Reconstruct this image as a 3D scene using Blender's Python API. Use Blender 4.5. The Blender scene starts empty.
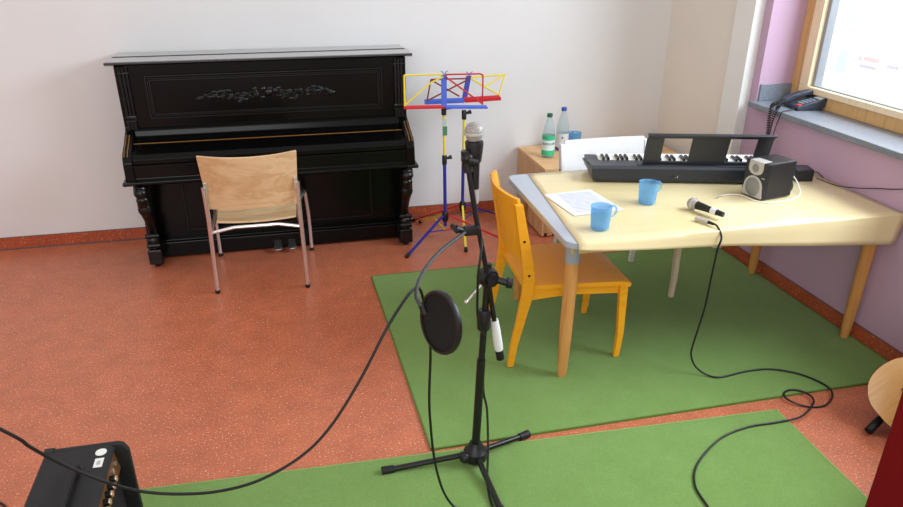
import bpy, bmesh, math, random
from mathutils import Vector, Matrix
random.seed(7)
PI = math.pi
scene = bpy.context.scene
COL = scene.collection

# ------------------------------------------------------------------ materials
def lin(c):
    return tuple(((x/255)/12.92 if x/255 <= .04045 else ((x/255+.055)/1.055)**2.4) for x in c)
MATS = {}
def mat(name, rgb, rough=.5, metal=0.0, spec=.5, coat=0.0, trans=0.0, ior=1.45, emit=None, sheen=0.0):
    if name in MATS: return MATS[name]
    m = bpy.data.materials.new(name); m.use_nodes = True
    b = m.node_tree.nodes['Principled BSDF']
    b.inputs['Base Color'].default_value = (*lin(rgb), 1)
    b.inputs['Roughness'].default_value = rough
    b.inputs['Metallic'].default_value = metal
    b.inputs['Specular IOR Level'].default_value = spec
    b.inputs['Coat Weight'].default_value = coat
    b.inputs['Coat Roughness'].default_value = .12
    b.inputs['Transmission Weight'].default_value = trans
    b.inputs['IOR'].default_value = ior
    b.inputs['Sheen Weight'].default_value = sheen
    MATS[name] = m
    return m
def nodes(m):
    nt = m.node_tree
    return nt, nt.nodes, nt.links, nt.nodes['Principled BSDF']
def coords(nt, scale=(1,1,1), rot=(0,0,0)):
    tc = nt.nodes.new('ShaderNodeTexCoord'); mp = nt.nodes.new('ShaderNodeMapping')
    mp.inputs['Scale'].default_value = scale; mp.inputs['Rotation'].default_value = rot
    nt.links.new(tc.outputs['Object'], mp.inputs['Vector'])
    return mp.outputs['Vector']
def ramp(nt, fac, stops, interp='LINEAR'):
    r = nt.nodes.new('ShaderNodeValToRGB'); r.color_ramp.interpolation = interp
    els = r.color_ramp.elements
    while len(els) < len(stops): els.new(.5)
    for e, (p, c) in zip(els, stops):
        e.position = p; e.color = (*lin(c), 1)
    nt.links.new(fac, r.inputs['Fac'])
    return r.outputs['Color']
def noise(nt, vec, scale, detail=2.0, rough=.5, dist=0.0):
    n = nt.nodes.new('ShaderNodeTexNoise')
    n.inputs['Scale'].default_value = scale; n.inputs['Detail'].default_value = detail
    n.inputs['Roughness'].default_value = rough; n.inputs['Distortion'].default_value = dist
    nt.links.new(vec, n.inputs['Vector'])
    return n.outputs['Fac']
def mixc(nt, fac, a, b, blend='MIX'):
    n = nt.nodes.new('ShaderNodeMix'); n.data_type = 'RGBA'; n.blend_type = blend
    if isinstance(fac, float): n.inputs[0].default_value = fac
    else: nt.links.new(fac, n.inputs[0])
    for s, v in ((6, a), (7, b)):
        if isinstance(v, tuple): n.inputs[s].default_value = (*v, 1)
        else: nt.links.new(v, n.inputs[s])
    return n.outputs[2]
def bump(nt, h, strength=.2, dist=.002):
    b = nt.nodes.new('ShaderNodeBump'); b.inputs['Strength'].default_value = strength
    b.inputs['Distance'].default_value = dist
    nt.links.new(h, b.inputs['Height'])
    nt.links.new(b.outputs['Normal'], nt.nodes['Principled BSDF'].inputs['Normal'])
def speckle(name, base, light, dark, rough=.35):
    m = mat(name, base, rough)
    nt, N, L, B = nodes(m)
    v = coords(nt)
    big = ramp(nt, noise(nt, v, 9, 3), [(.3, tuple(int(c*.95) for c in base)), (.7, tuple(min(255, int(c*1.05)) for c in base))])
    f1 = ramp(nt, noise(nt, v, 120, 2, .6), [(.60, (0,0,0)), (.68, (255,255,255))])
    f2 = ramp(nt, noise(nt, coords(nt, (1.3,1.3,1.3), (.3,.7,.4)), 100, 2, .6), [(.60, (0,0,0)), (.70, (255,255,255))])
    c = mixc(nt, f2, big, lin(dark)); c = mixc(nt, f1, c, lin(light))
    L.new(c, B.inputs['Base Color'])
    return m
def wood(name, stops, axis='x', scale=3.0, stretch=14, rough=.45, coat=0.0, figure=0.0):
    m = mat(name, stops[0], rough, coat=coat)
    nt, N, L, B = nodes(m)
    s = {'x': (1, stretch, stretch), 'y': (stretch, 1, stretch), 'z': (stretch, stretch, 1)}[axis]
    v = coords(nt, s)
    f = noise(nt, v, scale, 4, .6, .6+figure)
    n = len(stops)
    L.new(ramp(nt, f, [(.3+.4*i/(n-1), c) for i, c in enumerate(stops)]), B.inputs['Base Color'])
    return m
def plaster(name, rgb, rough=.6):
    m = mat(name, rgb, rough); nt, N, L, B = nodes(m)
    v = coords(nt)
    L.new(ramp(nt, noise(nt, v, 1.2, 3), [(.3, tuple(int(c*.985) for c in rgb)), (.7, tuple(min(255, int(c*1.01)) for c in rgb))]), B.inputs['Base Color'])
    bump(nt, noise(nt, v, 160, 3), .08, .002)
    return m

M_floor = speckle('orange_speckled_linoleum', (190,107,75), (228,178,146), (146,74,54), .34)
M_base = speckle('orange_baseboard_linoleum', (172,80,50), (216,148,110), (130,54,36), .4)
M_line = mat('grey_baseboard_line', (96,92,92), .6)  # thin grey lines along the baseboards' foot and top edge
M_wall = plaster('white_wall_paint', (230,229,229))
M_purple = plaster('lilac_wall_paint', (196,164,188), .5)
M_pilaster = plaster('white_gloss_paint', (236,236,232), .32)
M_black = mat('black_piano_lacquer', (5,5,5), .2, spec=.22)
M_lid = mat('polished_black_lid', (10,10,11), .12, spec=.6, coat=1.0)
M_blackcarve = mat('carved_black_wood', (10,10,11), .3, spec=.5)
M_gold = mat('gold_pinstripe', (150,104,54), .4, .4)
M_felt = mat('dark_red_hinge_edge', (74,36,32), .6)
M_chrome = mat('polished_chrome', (226,222,222), .24, .85)
M_pedal = mat('worn_metal_pedal', (150,150,146), .35, .9)
M_rubber = mat('black_rubber', (18,18,19), .6)
M_plastic = mat('black_plastic', (22,22,24), .42)
M_blackmetal = mat('black_powder_coat', (19,19,20), .38)
M_cable = mat('black_cable_sheath', (16,16,18), .45)
M_white = mat('white_plastic', (236,236,232), .4)
M_silver = mat('silver_plastic', (188,187,182), .4, .25)
M_screw = mat('dark_steel_screw', (60,56,52), .4, .8)
M_blue = mat('blue_enamel', (44,52,150), .35)
M_blue_l = mat('bright_blue_enamel', (74,100,196), .35)
M_red = mat('red_enamel', (196,34,44), .35)
M_yel = mat('yellow_enamel', (236,212,52), .35)
M_chair_y = wood('yellow_stained_wood', [(240,160,26), (246,170,34), (243,164,30)], 'x', 3, 9, .42)
M_birch_w = wood('white_washed_birch', [(222,219,218), (226,224,224), (219,215,213)], 'x', 3, 6, .45)
M_birch_leg = wood('pale_birch_leg', [(214,196,172), (224,206,184), (208,190,166)], 'z', 3, 10, .45)
M_beech = wood('beech_wood_leg', [(196,136,74), (210,150,86), (186,124,64)], 'z', 3, 12, .42)
M_apron = wood('beech_apron', [(206,170,112), (216,182,124), (198,160,104)], 'y', 3, 12, .45)
M_greytop = mat('grey_blue_laminate', (176,182,192), .35)
M_collar = mat('grey_plastic_collar', (150,156,164), .45)
M_ply = wood('birch_plywood_veneer', [(214,178,134), (226,194,152), (206,166,120), (222,188,146)], 'x', 1.6, 4, .4, .2, 1.6)
M_crate = wood('pine_planks', [(206,158,110), (222,178,130), (192,140,94)], 'z', 2.2, 10, .55)
M_cratetop = wood('pine_top_boards', [(222,174,122), (232,190,140), (210,158,106)], 'x', 2.2, 10, .5)
M_crateline = mat('plank_gap_shadow', (96,62,38), .8)
M_frame = wood('pine_window_frame', [(212,164,104), (222,178,120), (202,154,94)], 'z', 2.2, 12, .45)
M_sash = wood('pale_window_sash', [(240,216,176), (246,226,190), (236,208,166)], 'z', 2.2, 12, .45)
M_alu = mat('grey_aluminium_profile', (150,154,160), .4, .3)
M_stone = None
def stone():
    m = mat('grey_granite_sill', (104,110,118), .3); nt, N, L, B = nodes(m); v = coords(nt)
    c = ramp(nt, noise(nt, v, 190, 3, .7), [(.3, (104,110,120)), (.55, (128,134,144)), (.75, (158,164,172))])
    L.new(c, B.inputs['Base Color']); return m
M_stone = stone()
def carpet(name, a, b):
    m = mat(name, a, .95, spec=.1, sheen=.25); nt, N, L, B = nodes(m); v = coords(nt)
    c = ramp(nt, noise(nt, v, 5, 4, .65), [(.3, a), (.7, b)])
    c2 = ramp(nt, noise(nt, v, 260, 2), [(.3, (225,225,225)), (.7, (255,255,255))])
    L.new(mixc(nt, 1.0, c, c2, 'MULTIPLY'), B.inputs['Base Color'])
    bump(nt, noise(nt, v, 420, 2), .5, .004)
    return m
M_carpet = carpet('green_carpet_pile', (114,150,70), (122,158,78))
M_carpet2 = carpet('lighter_green_carpet_pile', (116,152,74), (124,160,82))
M_serge = mat('shadowed_green_carpet_edge', (92,122,52), .9)  # serged edge, darkened to draw the thin shadow line round the carpet
M_serge2 = mat('light_green_carpet_edge', (130,170,94), .9)
def oilcloth():
    m = mat('pale_yellow_oilcloth', (226,206,150), .25, coat=.25); nt, N, L, B = nodes(m); v = coords(nt)
    L.new(ramp(nt, noise(nt, v, 2.5, 3), [(.3, (226,206,154)), (.7, (232,216,172))]), B.inputs['Base Color'])
    bump(nt, noise(nt, coords(nt, (1.0, 3.0, 1.0)), 5, 2), .12, .02)
    return m
M_cloth = oilcloth()
def see_through(name, rgb, alpha, rough=.08):
    """thin clear plastic: part transparent, part tinted glossy surface"""
    m = bpy.data.materials.new(name); m.use_nodes = True
    nt = m.node_tree; N = nt.nodes; L = nt.links
    B = N['Principled BSDF']; B.inputs['Base Color'].default_value = (*lin(rgb), 1); B.inputs['Roughness'].default_value = rough
    t = N.new('ShaderNodeBsdfTransparent'); t.inputs['Color'].default_value = (*lin(tuple(min(255, int(c*.4+153)) for c in rgb)), 1)
    mx = N.new('ShaderNodeMixShader'); mx.inputs[0].default_value = alpha
    L.new(t.outputs[0], mx.inputs[1]); L.new(B.outputs[0], mx.inputs[2]); L.new(mx.outputs[0], N['Material Output'].inputs['Surface'])
    MATS[name] = m
    return m
M_cup = see_through('clear_blue_plastic', (150,206,242), .30)
M_bottle = see_through('clear_bottle_plastic', (214,228,232), .22)
M_pane = see_through('window_glass', (250,250,250), .05, .02)
M_mesh = see_through('fine_black_nylon_mesh', (10,10,11), .93, .8)
def mic_mesh():
    m = mat('silver_wire_mesh', (186,182,178), .5, .15); nt, N, L, B = nodes(m)
    v = coords(nt)
    vo = N.new('ShaderNodeTexVoronoi'); vo.inputs['Scale'].default_value = 420; L.new(v, vo.inputs['Vector'])
    L.new(ramp(nt, vo.outputs['Distance'], [(.2, (206,202,198)), (.6, (140,136,132))]), B.inputs['Base Color'])
    return m
M_micmesh = mic_mesh()
def tolex():
    m = mat('black_tolex', (30,30,32), .62); nt, N, L, B = nodes(m)
    bump(nt, noise(nt, coords(nt), 260, 3), .5, .003); return m
M_tolex = tolex()
def paper():
    m = mat('printed_paper', (240,240,244), .7); nt, N, L, B = nodes(m)
    tc = N.new('ShaderNodeTexCoord'); sp = N.new('ShaderNodeSeparateXYZ'); L.new(tc.outputs['Object'], sp.inputs[0])
    w = N.new('ShaderNodeMath'); w.operation = 'MULTIPLY'; w.inputs[1].default_value = 58; L.new(sp.outputs['Y'], w.inputs[0])
    fr = N.new('ShaderNodeMath'); fr.operation = 'FRACT'; L.new(w.outputs[0], fr.inputs[0])
    lt = N.new('ShaderNodeMath'); lt.operation = 'LESS_THAN'; lt.inputs[1].default_value = .42; L.new(fr.outputs[0], lt.inputs[0])
    ab = N.new('ShaderNodeMath'); ab.operation = 'ABSOLUTE'; L.new(sp.outputs['X'], ab.inputs[0])
    ins = N.new('ShaderNodeMath'); ins.operation = 'LESS_THAN'; ins.inputs[1].default_value = .085; L.new(ab.outputs[0], ins.inputs[0])
    ay = N.new('ShaderNodeMath'); ay.operation = 'ABSOLUTE'; L.new(sp.outputs['Y'], ay.inputs[0])
    iy = N.new('ShaderNodeMath'); iy.operation = 'LESS_THAN'; iy.inputs[1].default_value = .13; L.new(ay.outputs[0], iy.inputs[0])
    a = N.new('ShaderNodeMath'); a.operation = 'MULTIPLY'; L.new(lt.outputs[0], a.inputs[0]); L.new(ins.outputs[0], a.inputs[1])
    a2 = N.new('ShaderNodeMath'); a2.operation = 'MULTIPLY'; L.new(a.outputs[0], a2.inputs[0]); L.new(iy.outputs[0], a2.inputs[1])
    br = noise(nt, coords(nt, (1, .2, 1)), 90, 2)
    a3 = N.new('ShaderNodeMath'); a3.operation = 'MULTIPLY'; L.new(a2.outputs[0], a3.inputs[0]); L.new(br, a3.inputs[1])
    L.new(mixc(nt, a3.outputs[0], lin((222,223,230)), lin((96,108,150))), B.inputs['Base Color'])
    return m
M_paper = paper()
M_greenlab = mat('green_bottle_label', (64,190,140), .5)
M_whitelab = mat('pale_label_band', (222,240,234), .5)
M_clearlab = mat('white_bottle_label', (222,226,232), .5)
M_navy = mat('navy_print', (34,44,104), .5)
M_greencap = mat('dark_green_cap', (22,100,72), .45)
M_bluecap = mat('blue_cap', (50,84,176), .45)
M_kb = mat('dark_grey_keyboard_shell', (38,41,47), .38)
M_kbtop = mat('keyboard_panel_grey', (58,62,70), .36)
M_keyw = mat('white_keys', (240,240,238), .3)
M_keyb = mat('black_keys', (22,22,24), .35)
M_phone = mat('dark_grey_blue_phone', (52,58,70), .38)
M_phonekey = mat('pale_phone_keys', (120,128,142), .5)
M_redbtn = mat('red_button', (214,70,58), .5)
M_lcd = mat('pale_paper_strip', (214,222,230), .5)
M_spk = mat('black_speaker_vinyl', (30,30,33), .4)
M_spktop = mat('black_speaker_top', (34,36,42), .3)
M_cone = mat('grey_speaker_mesh', (132,132,128), .6)
M_redcloth = mat('dark_red_upholstery', (122,9,18), .9, spec=.2)
M_spruce = wood('spruce_soundboard', [(216,162,92), (226,174,104), (208,152,82)], 'z', 5, 16, .3, .3)
M_rosew = mat('dark_brown_guitar_side', (70,40,24), .4)
M_tape = mat('white_cloth_tape', (226,226,226), .8)
M_tag = mat('green_paper_tag', (74,124,82), .7)
M_pale = mat('pale_tag_print', (170,190,176), .7)
M_facade = plaster('white_facade_render', (246,247,248))
M_pink = mat('faded_red_lettering', (240,190,194), .8)
M_greyp = mat('faded_grey_lettering', (190,190,212), .8)
M_greyf = mat('pale_grey_facade_panel', (206,226,234), .8)
M_brass = mat('brass_knob_top', (216,204,176), .3, .8)
M_orange = mat('amber_control_panel', (120,80,40), .45, .3)

# ------------------------------------------------------------------ mesh builder
def catmull(pts, n=8):
    P = [Vector(p) for p in pts]
    if len(P) < 3: return P
    out = []
    Q = [P[0]*2-P[1]] + P + [P[-1]*2-P[-2]]
    for i in range(1, len(Q)-2):
        a, b, c, d = Q[i-1], Q[i], Q[i+1], Q[i+2]
        for k in range(n):
            t = k/n
            out.append(.5*((2*b)+(c-a)*t+(2*a-5*b+4*c-d)*t*t+(3*b-a-3*c+d)*t**3))
    out.append(P[-1])
    return out
class MB:
    def __init__(s): s.bm = bmesh.new(); s.smooth = False
    def _add(s, verts, faces, M=None):
        vs = [s.bm.verts.new((M @ Vector(v)) if M else Vector(v)) for v in verts]
        for f in faces:
            try: s.bm.faces.new([vs[i] for i in f])
            except ValueError: pass
        return vs
    def box(s, a, b, bev=0.0, M=None, seg=2):
        x0,y0,z0 = a; x1,y1,z1 = b
        V = [(x0,y0,z0),(x1,y0,z0),(x1,y1,z0),(x0,y1,z0),(x0,y0,z1),(x1,y0,z1),(x1,y1,z1),(x0,y1,z1)]
        F = [(0,3,2,1),(4,5,6,7),(0,1,5,4),(1,2,6,5),(2,3,7,6),(3,0,4,7)]
        if not bev: s._add(V, F, M); return s
        t = bmesh.new(); vs = [t.verts.new(v) for v in V]
        for f in F: t.faces.new([vs[i] for i in f])
        bmesh.ops.bevel(t, geom=list(t.edges), offset=bev, segments=seg, affect='EDGES', profile=.5)
        s.merge(t, M); return s
    def merge(s, t, M=None):
        t.verts.ensure_lookup_table(); t.verts.index_update()
        s._add([v.co.copy() for v in t.verts], [[v.index for v in f.verts] for f in t.faces], M); t.free()
    def prism(s, poly, h0, h1, axis='z', bev=0.0, M=None):
        """polygon extruded along an axis; poly in the other two axes (x,y)->z, (y,z)->x, (x,z)->y"""
        def p3(p, h):
            return {'z': (p[0],p[1],h), 'x': (h,p[0],p[1]), 'y': (p[0],h,p[1])}[axis]
        t = bmesh.new(); n = len(poly)
        a = [t.verts.new(p3(p,h0)) for p in poly]; b = [t.verts.new(p3(p,h1)) for p in poly]
        t.faces.new(a[::-1]); t.faces.new(b)
        for i in range(n): t.faces.new((a[i], a[(i+1)%n], b[(i+1)%n], b[i]))
        bmesh.ops.recalc_face_normals(t, faces=t.faces)
        if bev: bmesh.ops.bevel(t, geom=list(t.edges), offset=bev, segments=2, affect='EDGES', profile=.5)
        s.merge(t, M); return s
    def loft(s, rings, cap=True, close=True):
        n = len(rings[0]); V = [p for r in rings for p in r]; F = []
        for i in range(len(rings)-1):
            for j in range(n if close else n-1):
                F.append((i*n+j, i*n+(j+1)%n, (i+1)*n+(j+1)%n, (i+1)*n+j))
        if cap:
            F.append(tuple(range(n))[::-1]); F.append(tuple(range((len(rings)-1)*n, len(rings)*n)))
        s._add(V, F); return s
    def tube(s, pts, r, seg=8, M=None):
        P = [Vector(p) for p in pts]; R = r if isinstance(r, (list, tuple)) else [r]*len(P)
        T = []
        for i in range(len(P)):
            d = P[min(i+1, len(P)-1)]-P[max(i-1, 0)]; T.append(d.normalized())
        up = Vector((0,0,1)) if abs(T[0].z) < .9 else Vector((1,0,0))
        nrm = (up-T[0]*up.dot(T[0])).normalized(); rings = []
        for i in range(len(P)):
            nrm = (nrm-T[i]*nrm.dot(T[i])).normalized(); b = T[i].cross(nrm)
            rings.append([P[i]+(nrm*math.cos(2*PI*k/seg)+b*math.sin(2*PI*k/seg))*R[i] for k in range(seg)])
        if M: rings = [[M @ v for v in rg] for rg in rings]
        s.loft(rings); s.smooth = True; return s
    def cable(s, pts, r, n=8, seg=8): return s.tube(catmull(pts, n), r, seg)
    def lathe(s, prof, seg=24, M=None):
        """profile of (radius, height) round the local z axis"""
        V = []; F = []; n = len(prof)
        for k in range(seg):
            a = 2*PI*k/seg
            for r, h in prof: V.append((r*math.cos(a), r*math.sin(a), h))
        for k in range(seg):
            k2 = (k+1) % seg
            for i in range(n-1): F.append((k*n+i, k2*n+i, k2*n+i+1, k*n+i+1))
        t = bmesh.new(); vs = [t.verts.new(v) for v in V]
        for f in F: t.faces.new([vs[i] for i in f])
        bmesh.ops.remove_doubles(t, verts=t.verts, dist=1e-6)
        bmesh.ops.recalc_face_normals(t, faces=t.faces)
        s.merge(t, M); s.smooth = True; return s
    def ball(s, c, r, seg=16, sc=(1,1,1)):
        t = bmesh.new(); bmesh.ops.create_uvsphere(t, u_segments=seg, v_segments=seg//2, radius=r)
        s.merge(t, Matrix.Translation(c) @ Matrix.Diagonal((*sc,1))); s.smooth = True; return s
    def build(s, name, m, parent=None, loc=None, bevel=0.0, smooth=None):
        bmesh.ops.recalc_face_normals(s.bm, faces=s.bm.faces)
        me = bpy.data.meshes.new(name); s.bm.to_mesh(me); s.bm.free()
        sm = s.smooth if smooth is None else smooth
        if sm:
            for p in me.polygons: p.use_smooth = True
            try: me.set_sharp_from_angle(angle=math.radians(38))
            except Exception: pass
        o = bpy.data.objects.new(name, me); COL.objects.link(o)
        if m: me.materials.append(m)
        if parent: o.parent = parent
        if loc: o.location = loc
        if bevel:
            b = o.modifiers.new('bevel', 'BEVEL'); b.width = bevel; b.segments = 2; b.limit_method = 'ANGLE'
        return o
def tag(o, label, cat, group=None, kind=None):
    o['label'] = label; o['category'] = cat
    if group: o['group'] = group
    if kind: o['kind'] = kind
    return o
def thing(name, label, cat, loc=(0,0,0), rz=0.0, group=None):
    o = bpy.data.objects.new(name, None); COL.objects.link(o)
    o.location = loc; o.rotation_euler = (0,0,rz); o.empty_display_size = .1
    return tag(o, label, cat, group)
def struct(name, mb, m, parent=None, bevel=0.0):
    o = mb.build(name, m, parent, bevel=bevel)
    if parent is None: o['kind'] = 'structure'
    return o
def frame_M(origin, z, x=None):
    """matrix whose local z follows the given direction"""
    z = Vector(z).normalized(); x = Vector(x) if x else (Vector((1,0,0)) if abs(z.x) < .9 else Vector((0,1,0)))
    y = z.cross(x).normalized(); x = y.cross(z).normalized()
    return Matrix(((x.x,y.x,z.x,origin[0]),(x.y,y.y,z.y,origin[1]),(x.z,y.z,z.z,origin[2]),(0,0,0,1)))
def text_mesh(body, size, depth=.0005, bend_r=None, shear=0.0):
    cu = bpy.data.curves.new('lettering', 'FONT'); cu.body = body; cu.size = size; cu.extrude = depth
    cu.align_x = 'CENTER'; cu.align_y = 'CENTER'; cu.shear = shear; cu.resolution_u = 3
    ob = bpy.data.objects.new('lettering', cu); COL.objects.link(ob)
    dg = bpy.context.evaluated_depsgraph_get(); me = bpy.data.meshes.new_from_object(ob.evaluated_get(dg))
    bpy.data.objects.remove(ob); bpy.data.curves.remove(cu)
    if bend_r:
        for v in me.vertices:
            a = v.co.x/bend_r; r = bend_r+v.co.z
            v.co = (r*math.sin(a), -r*math.cos(a), v.co.y)
    return me
def link_mesh(name, me, m, parent=None, loc=None, rot=None):
    o = bpy.data.objects.new(name, me); COL.objects.link(o); me.materials.clear(); me.materials.append(m)
    if parent: o.parent = parent
    if loc: o.location = loc
    if rot: o.rotation_euler = rot
    return o

# ------------------------------------------------------------------ camera
cam = bpy.data.cameras.new('camera'); camo = bpy.data.objects.new('camera', cam); COL.objects.link(camo)
R = [(0.9729826, -0.2308676, 0.0022342), (-0.0994882, -0.4279824, -0.8982946), (0.2083433, 0.8738027, -0.439388)]
camo.matrix_world = Matrix(((R[0][0], -R[1][0], -R[2][0], 0), (R[0][1], -R[1][1], -R[2][1], 0), (R[0][2], -R[1][2], -R[2][2], 1.787), (0,0,0,1)))
cam.sensor_width = 36; cam.lens = 36*730.256/903; cam.shift_y = (291.43-253.5)/903; cam.clip_start = .05
scene.camera = camo

YB, XR = 4.7714, 2.6617
# ------------------------------------------------------------------ room shell
b = MB(); b.box((-4.5,-1.5,-.1), (3.2,YB+.2,0)); struct('floor', b, M_floor)
b = MB(); b.box((-4.5,YB,0), (3.2,YB+.2,3.4)); struct('wall_back', b, M_wall)
b = MB(); b.box((-3.3,-1.5,0), (-3.2,YB,3.4)); struct('wall_left_unseen', b, M_wall)  # out of view, added to cut ambient light from the left
# right wall: lilac below the sill and around the window, white towards the corner
YC, YR, ZS, XW = 3.765, 3.70, .94, 2.87
b = MB(); b.box((XR,-1.5,0), (XW+.10,YC,ZS-.03)); b.box((XR,YR,ZS-.03), (XW+.10,YC,3.4)); b.box((XR,-1.5,2.85), (XW+.10,YR,3.4)); b.box((XR,-1.5,ZS-.03),(XW+.10,.55,2.85))
struct('wall_right', b, M_purple)
b = MB(); b.box((XR,3.945,0), (3.2,YB,3.4)); struct('wall_right_corner', b, plaster('white_wall_warm_light_tint', (234,226,216)))  # white paint tinted warm to stand in for the corner's ambient light
b = MB(); b.box((XR-.062,YC+.001,0), (3.2,3.945,3.4), .004); struct('trim_1', b, M_pilaster)
b = MB(); b.box((-4.5,YB-.008,0), (XR,YB,.08)); struct('baseboard_back', b, M_base)
b = MB(); b.box((XR-.008,-1.5,0), (XR,YB-.008,.08)); struct('baseboard_right', b, M_base)
b = MB(); b.box((-4.5,YB-.012,0), (XR-.008,YB-.008,.007)); b.box((-4.5,YB-.0085,.078), (XR,YB-.0075,.0825))
b.box((XR-.0095,-1.5,.078), (XR-.0075,YB-.01,.0825)); struct('trim_2', b, M_line)
# sill and upstand
b = MB(); b.box((XR-.05,.5,ZS-.03), (XW+.05,YR,ZS), .004); struct('trim_3', b, M_stone)
b = MB(); b.box((XR+.01,YR-.012,ZS), (XW,YR,ZS+.09), .002); struct('trim_4', b, M_stone)
# window
win = MB(); y0, y1, z0, z1 = .55, YR, ZS, 2.85
def rect_frame(mb, xa, xb, y0, y1, z0, z1, wl, wb, bev=.003):
    mb.box((xa,y0,z0), (xb,y1,z0+wb), bev); mb.box((xa,y0,z1-wb), (xb,y1,z1), bev)
    mb.box((xa,y1-wl,z0+wb), (xb,y1,z1-wb), bev); mb.box((xa,y0,z0+wb), (xb,y0+wl,z1-wb), bev)
rect_frame(win, XW, XW+.09, y0, y1, z0, z1, .075, .075)
wo = struct('window_1', win, M_frame)
s1 = MB(); rect_frame(s1, XW-.014, XW+.07, y0+.06, y1-.085, z0+.066, z1-.055, .07, .034, .004); s1.build('sash', M_sash, wo)
s2 = MB(); rect_frame(s2, XW+.012, XW+.06, y0+.12, y1-.150, z0+.099, z1-.083, .028, .008, .001); s2.build('glazing_bead', M_alu, wo)
s3 = MB(); s3.box((XW+.03,y0+.14,z0+.103), (XW+.036,y1-.175,z1-.09)); s3.build('window_pane', M_pane, wo)

# pale building outside
fa = thing('building', 'overexposed white building facade seen through the window pane', 'building', (9.0,8,0))
b = MB(); b.box((0,-16,-2), (.3,10,9)); b.build('wall', M_facade, fa)
for a_, c_ in (((-.004,2.17,.50),(.0,2.78,.86)), ((-.004,2.36,-.22),(.0,2.85,.12)), ((-.004,2.36,1.3),(.0,2.95,1.7))):
    b = MB(); b.box(a_, c_); b.build('cladding_panel', M_greyf, fa)
b = MB(); b.box((-.012,2.50,-2), (.0,2.518,9)); b.build('downpipe', M_greyf, fa)
def blur_letters(m, y, z, n, w, h, gap):
    mb = MB()
    for k in range(n):
        ww = w*random.uniform(.7,1.1); mb.box((-.006,y-ww,z), (-.001,y,z+h*random.uniform(.8,1))); y -= ww+gap
    mb.build('lettering', m, fa)
blur_letters(M_pink, 2.13, .02, 1, .07, .07, .03); blur_letters(M_pink, 2.02, .035, 6, .05, .07, .012); blur_letters(M_pink, 1.28, .17, 4, .05, .07, .012)
blur_letters(M_greyp, 2.08, -.07, 7, .045, .045, .012); blur_letters(M_greyp, 1.53, .0, 4, .05, .045, .012)

# ------------------------------------------------------------------ carpets
def make_carpet(name, x0, x1, y0, y1, m, me, label):
    t = thing(name, label, 'carpet', ((x0+x1)/2, (y0+y1)/2, 0)); hx, hy = (x1-x0)/2, (y1-y0)/2
    b = MB(); b.box((-hx+.006,-hy+.006,.0005), (hx-.006,hy-.006,.009)); b.build('pile', m, t)
    b = MB(); b.box((-hx,-hy,.0003), (hx,-hy+.005,.0095)); b.box((-hx,hy-.005,.0003), (hx,hy,.0095))
    b.box((-hx,-hy,.0003), (-hx+.005,hy,.0095)); b.box((hx-.005,-hy,.0003), (hx,hy,.0095)); b.build('edge_binding', me, t)
    return t
make_carpet('carpet', .442, 2.648, 2.218, 3.848, M_carpet, M_serge, 'green carpet lying under the table and yellow chair')
make_carpet('carpet', -.70, 1.885, .9, 2.185, M_carpet2, M_serge2, 'lighter green carpet in the foreground under the microphone stand')
bpy.data.objects['carpet'].rotation_euler.z = math.radians(.35)
bpy.data.objects['carpet.001'].rotation_euler.z = math.radians(-2.0)

# ------------------------------------------------------------------ piano
pn = thing('upright_piano', 'black lacquered upright piano with carved front panel against the white wall', 'piano', (-.035,4.5,0))
X0, X1 = -.808, .805            # outer cheeks (local x)
YW = .262                        # back (local y, world 4.762)
def py(y): return y-4.5
# side cheeks with shaped profile (y,z)
side = [(py(4.76),.03),(py(4.46),.03),(py(4.46),.53),(py(4.18),.535),(py(4.165),.56),(py(4.172),.66),(py(4.185),.69),(py(4.215),.712),(py(4.31),.745),(py(4.36),.77),(py(4.405),.785),(py(4.42),.80),(py(4.42),1.137),(py(4.76),1.137)]
for s in (-1, 1):
    xa, xb = (X0, X0+.05) if s < 0 else (X1-.05, X1)
    b = MB(); b.prism(side, xa, xb, 'x', .004); o = b.build('side_panel', M_black, pn)
    for k in range(2):             # gilt lines over the shoulder
        xg = (X0+.012+.017*k) if s < 0 else (X1-.012-.017*k)
        g = MB(); g.tube([(xg,y-.001,z+.003) for y,z in [(py(4.182),.692),(py(4.213),.714),(py(4.31),.748),(py(4.355),.771)]], .0028, 6); g.build('gilt_line', M_gold, o)
    # fluted pilaster strip on the upper front
    xc = X0+.045 if s < 0 else X1-.045
    p = MB()
    for d in (-.018, 0, .018):
        p.tube([(xc+d,py(4.418),.86),(xc+d,py(4.418),1.13)], .0085, 8); p.tube([(xc+d,py(4.414),.79),(xc+d,py(4.414),.835)], .010, 8)
    p.box((xc-.03,py(4.408),.848),(xc+.03,py(4.43),.868),.004); p.box((xc-.03,py(4.406),.835),(xc+.03,py(4.43),.842),.002)
    p.box((xc-.03,py(4.408),1.095),(xc+.03,py(4.43),1.103),.002)
    p.build('pilaster', M_blackcarve, pn)
# lid in two leaves with a dark seam
LX0, LX1 = -.848, .842
b = MB(); b.prism([(py(4.585),1.16),(py(4.585),1.142),(py(4.42),1.138),(py(4.40),1.142),(py(4.385),1.150),(py(4.388),1.158),(py(4.40),1.161)], LX0, LX1, 'x'); b.build('lid', M_lid, pn, bevel=.002)
b = MB(); b.box((LX0+.012,py(4.592),1.14), (LX1-.012,py(4.762),1.163), .003); b.build('lid', M_lid, pn)
b = MB(); b.box((LX0+.01,py(4.583),1.145), (LX1-.01,py(4.593),1.1615)); b.build('lid_hinge', M_felt, pn)
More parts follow.
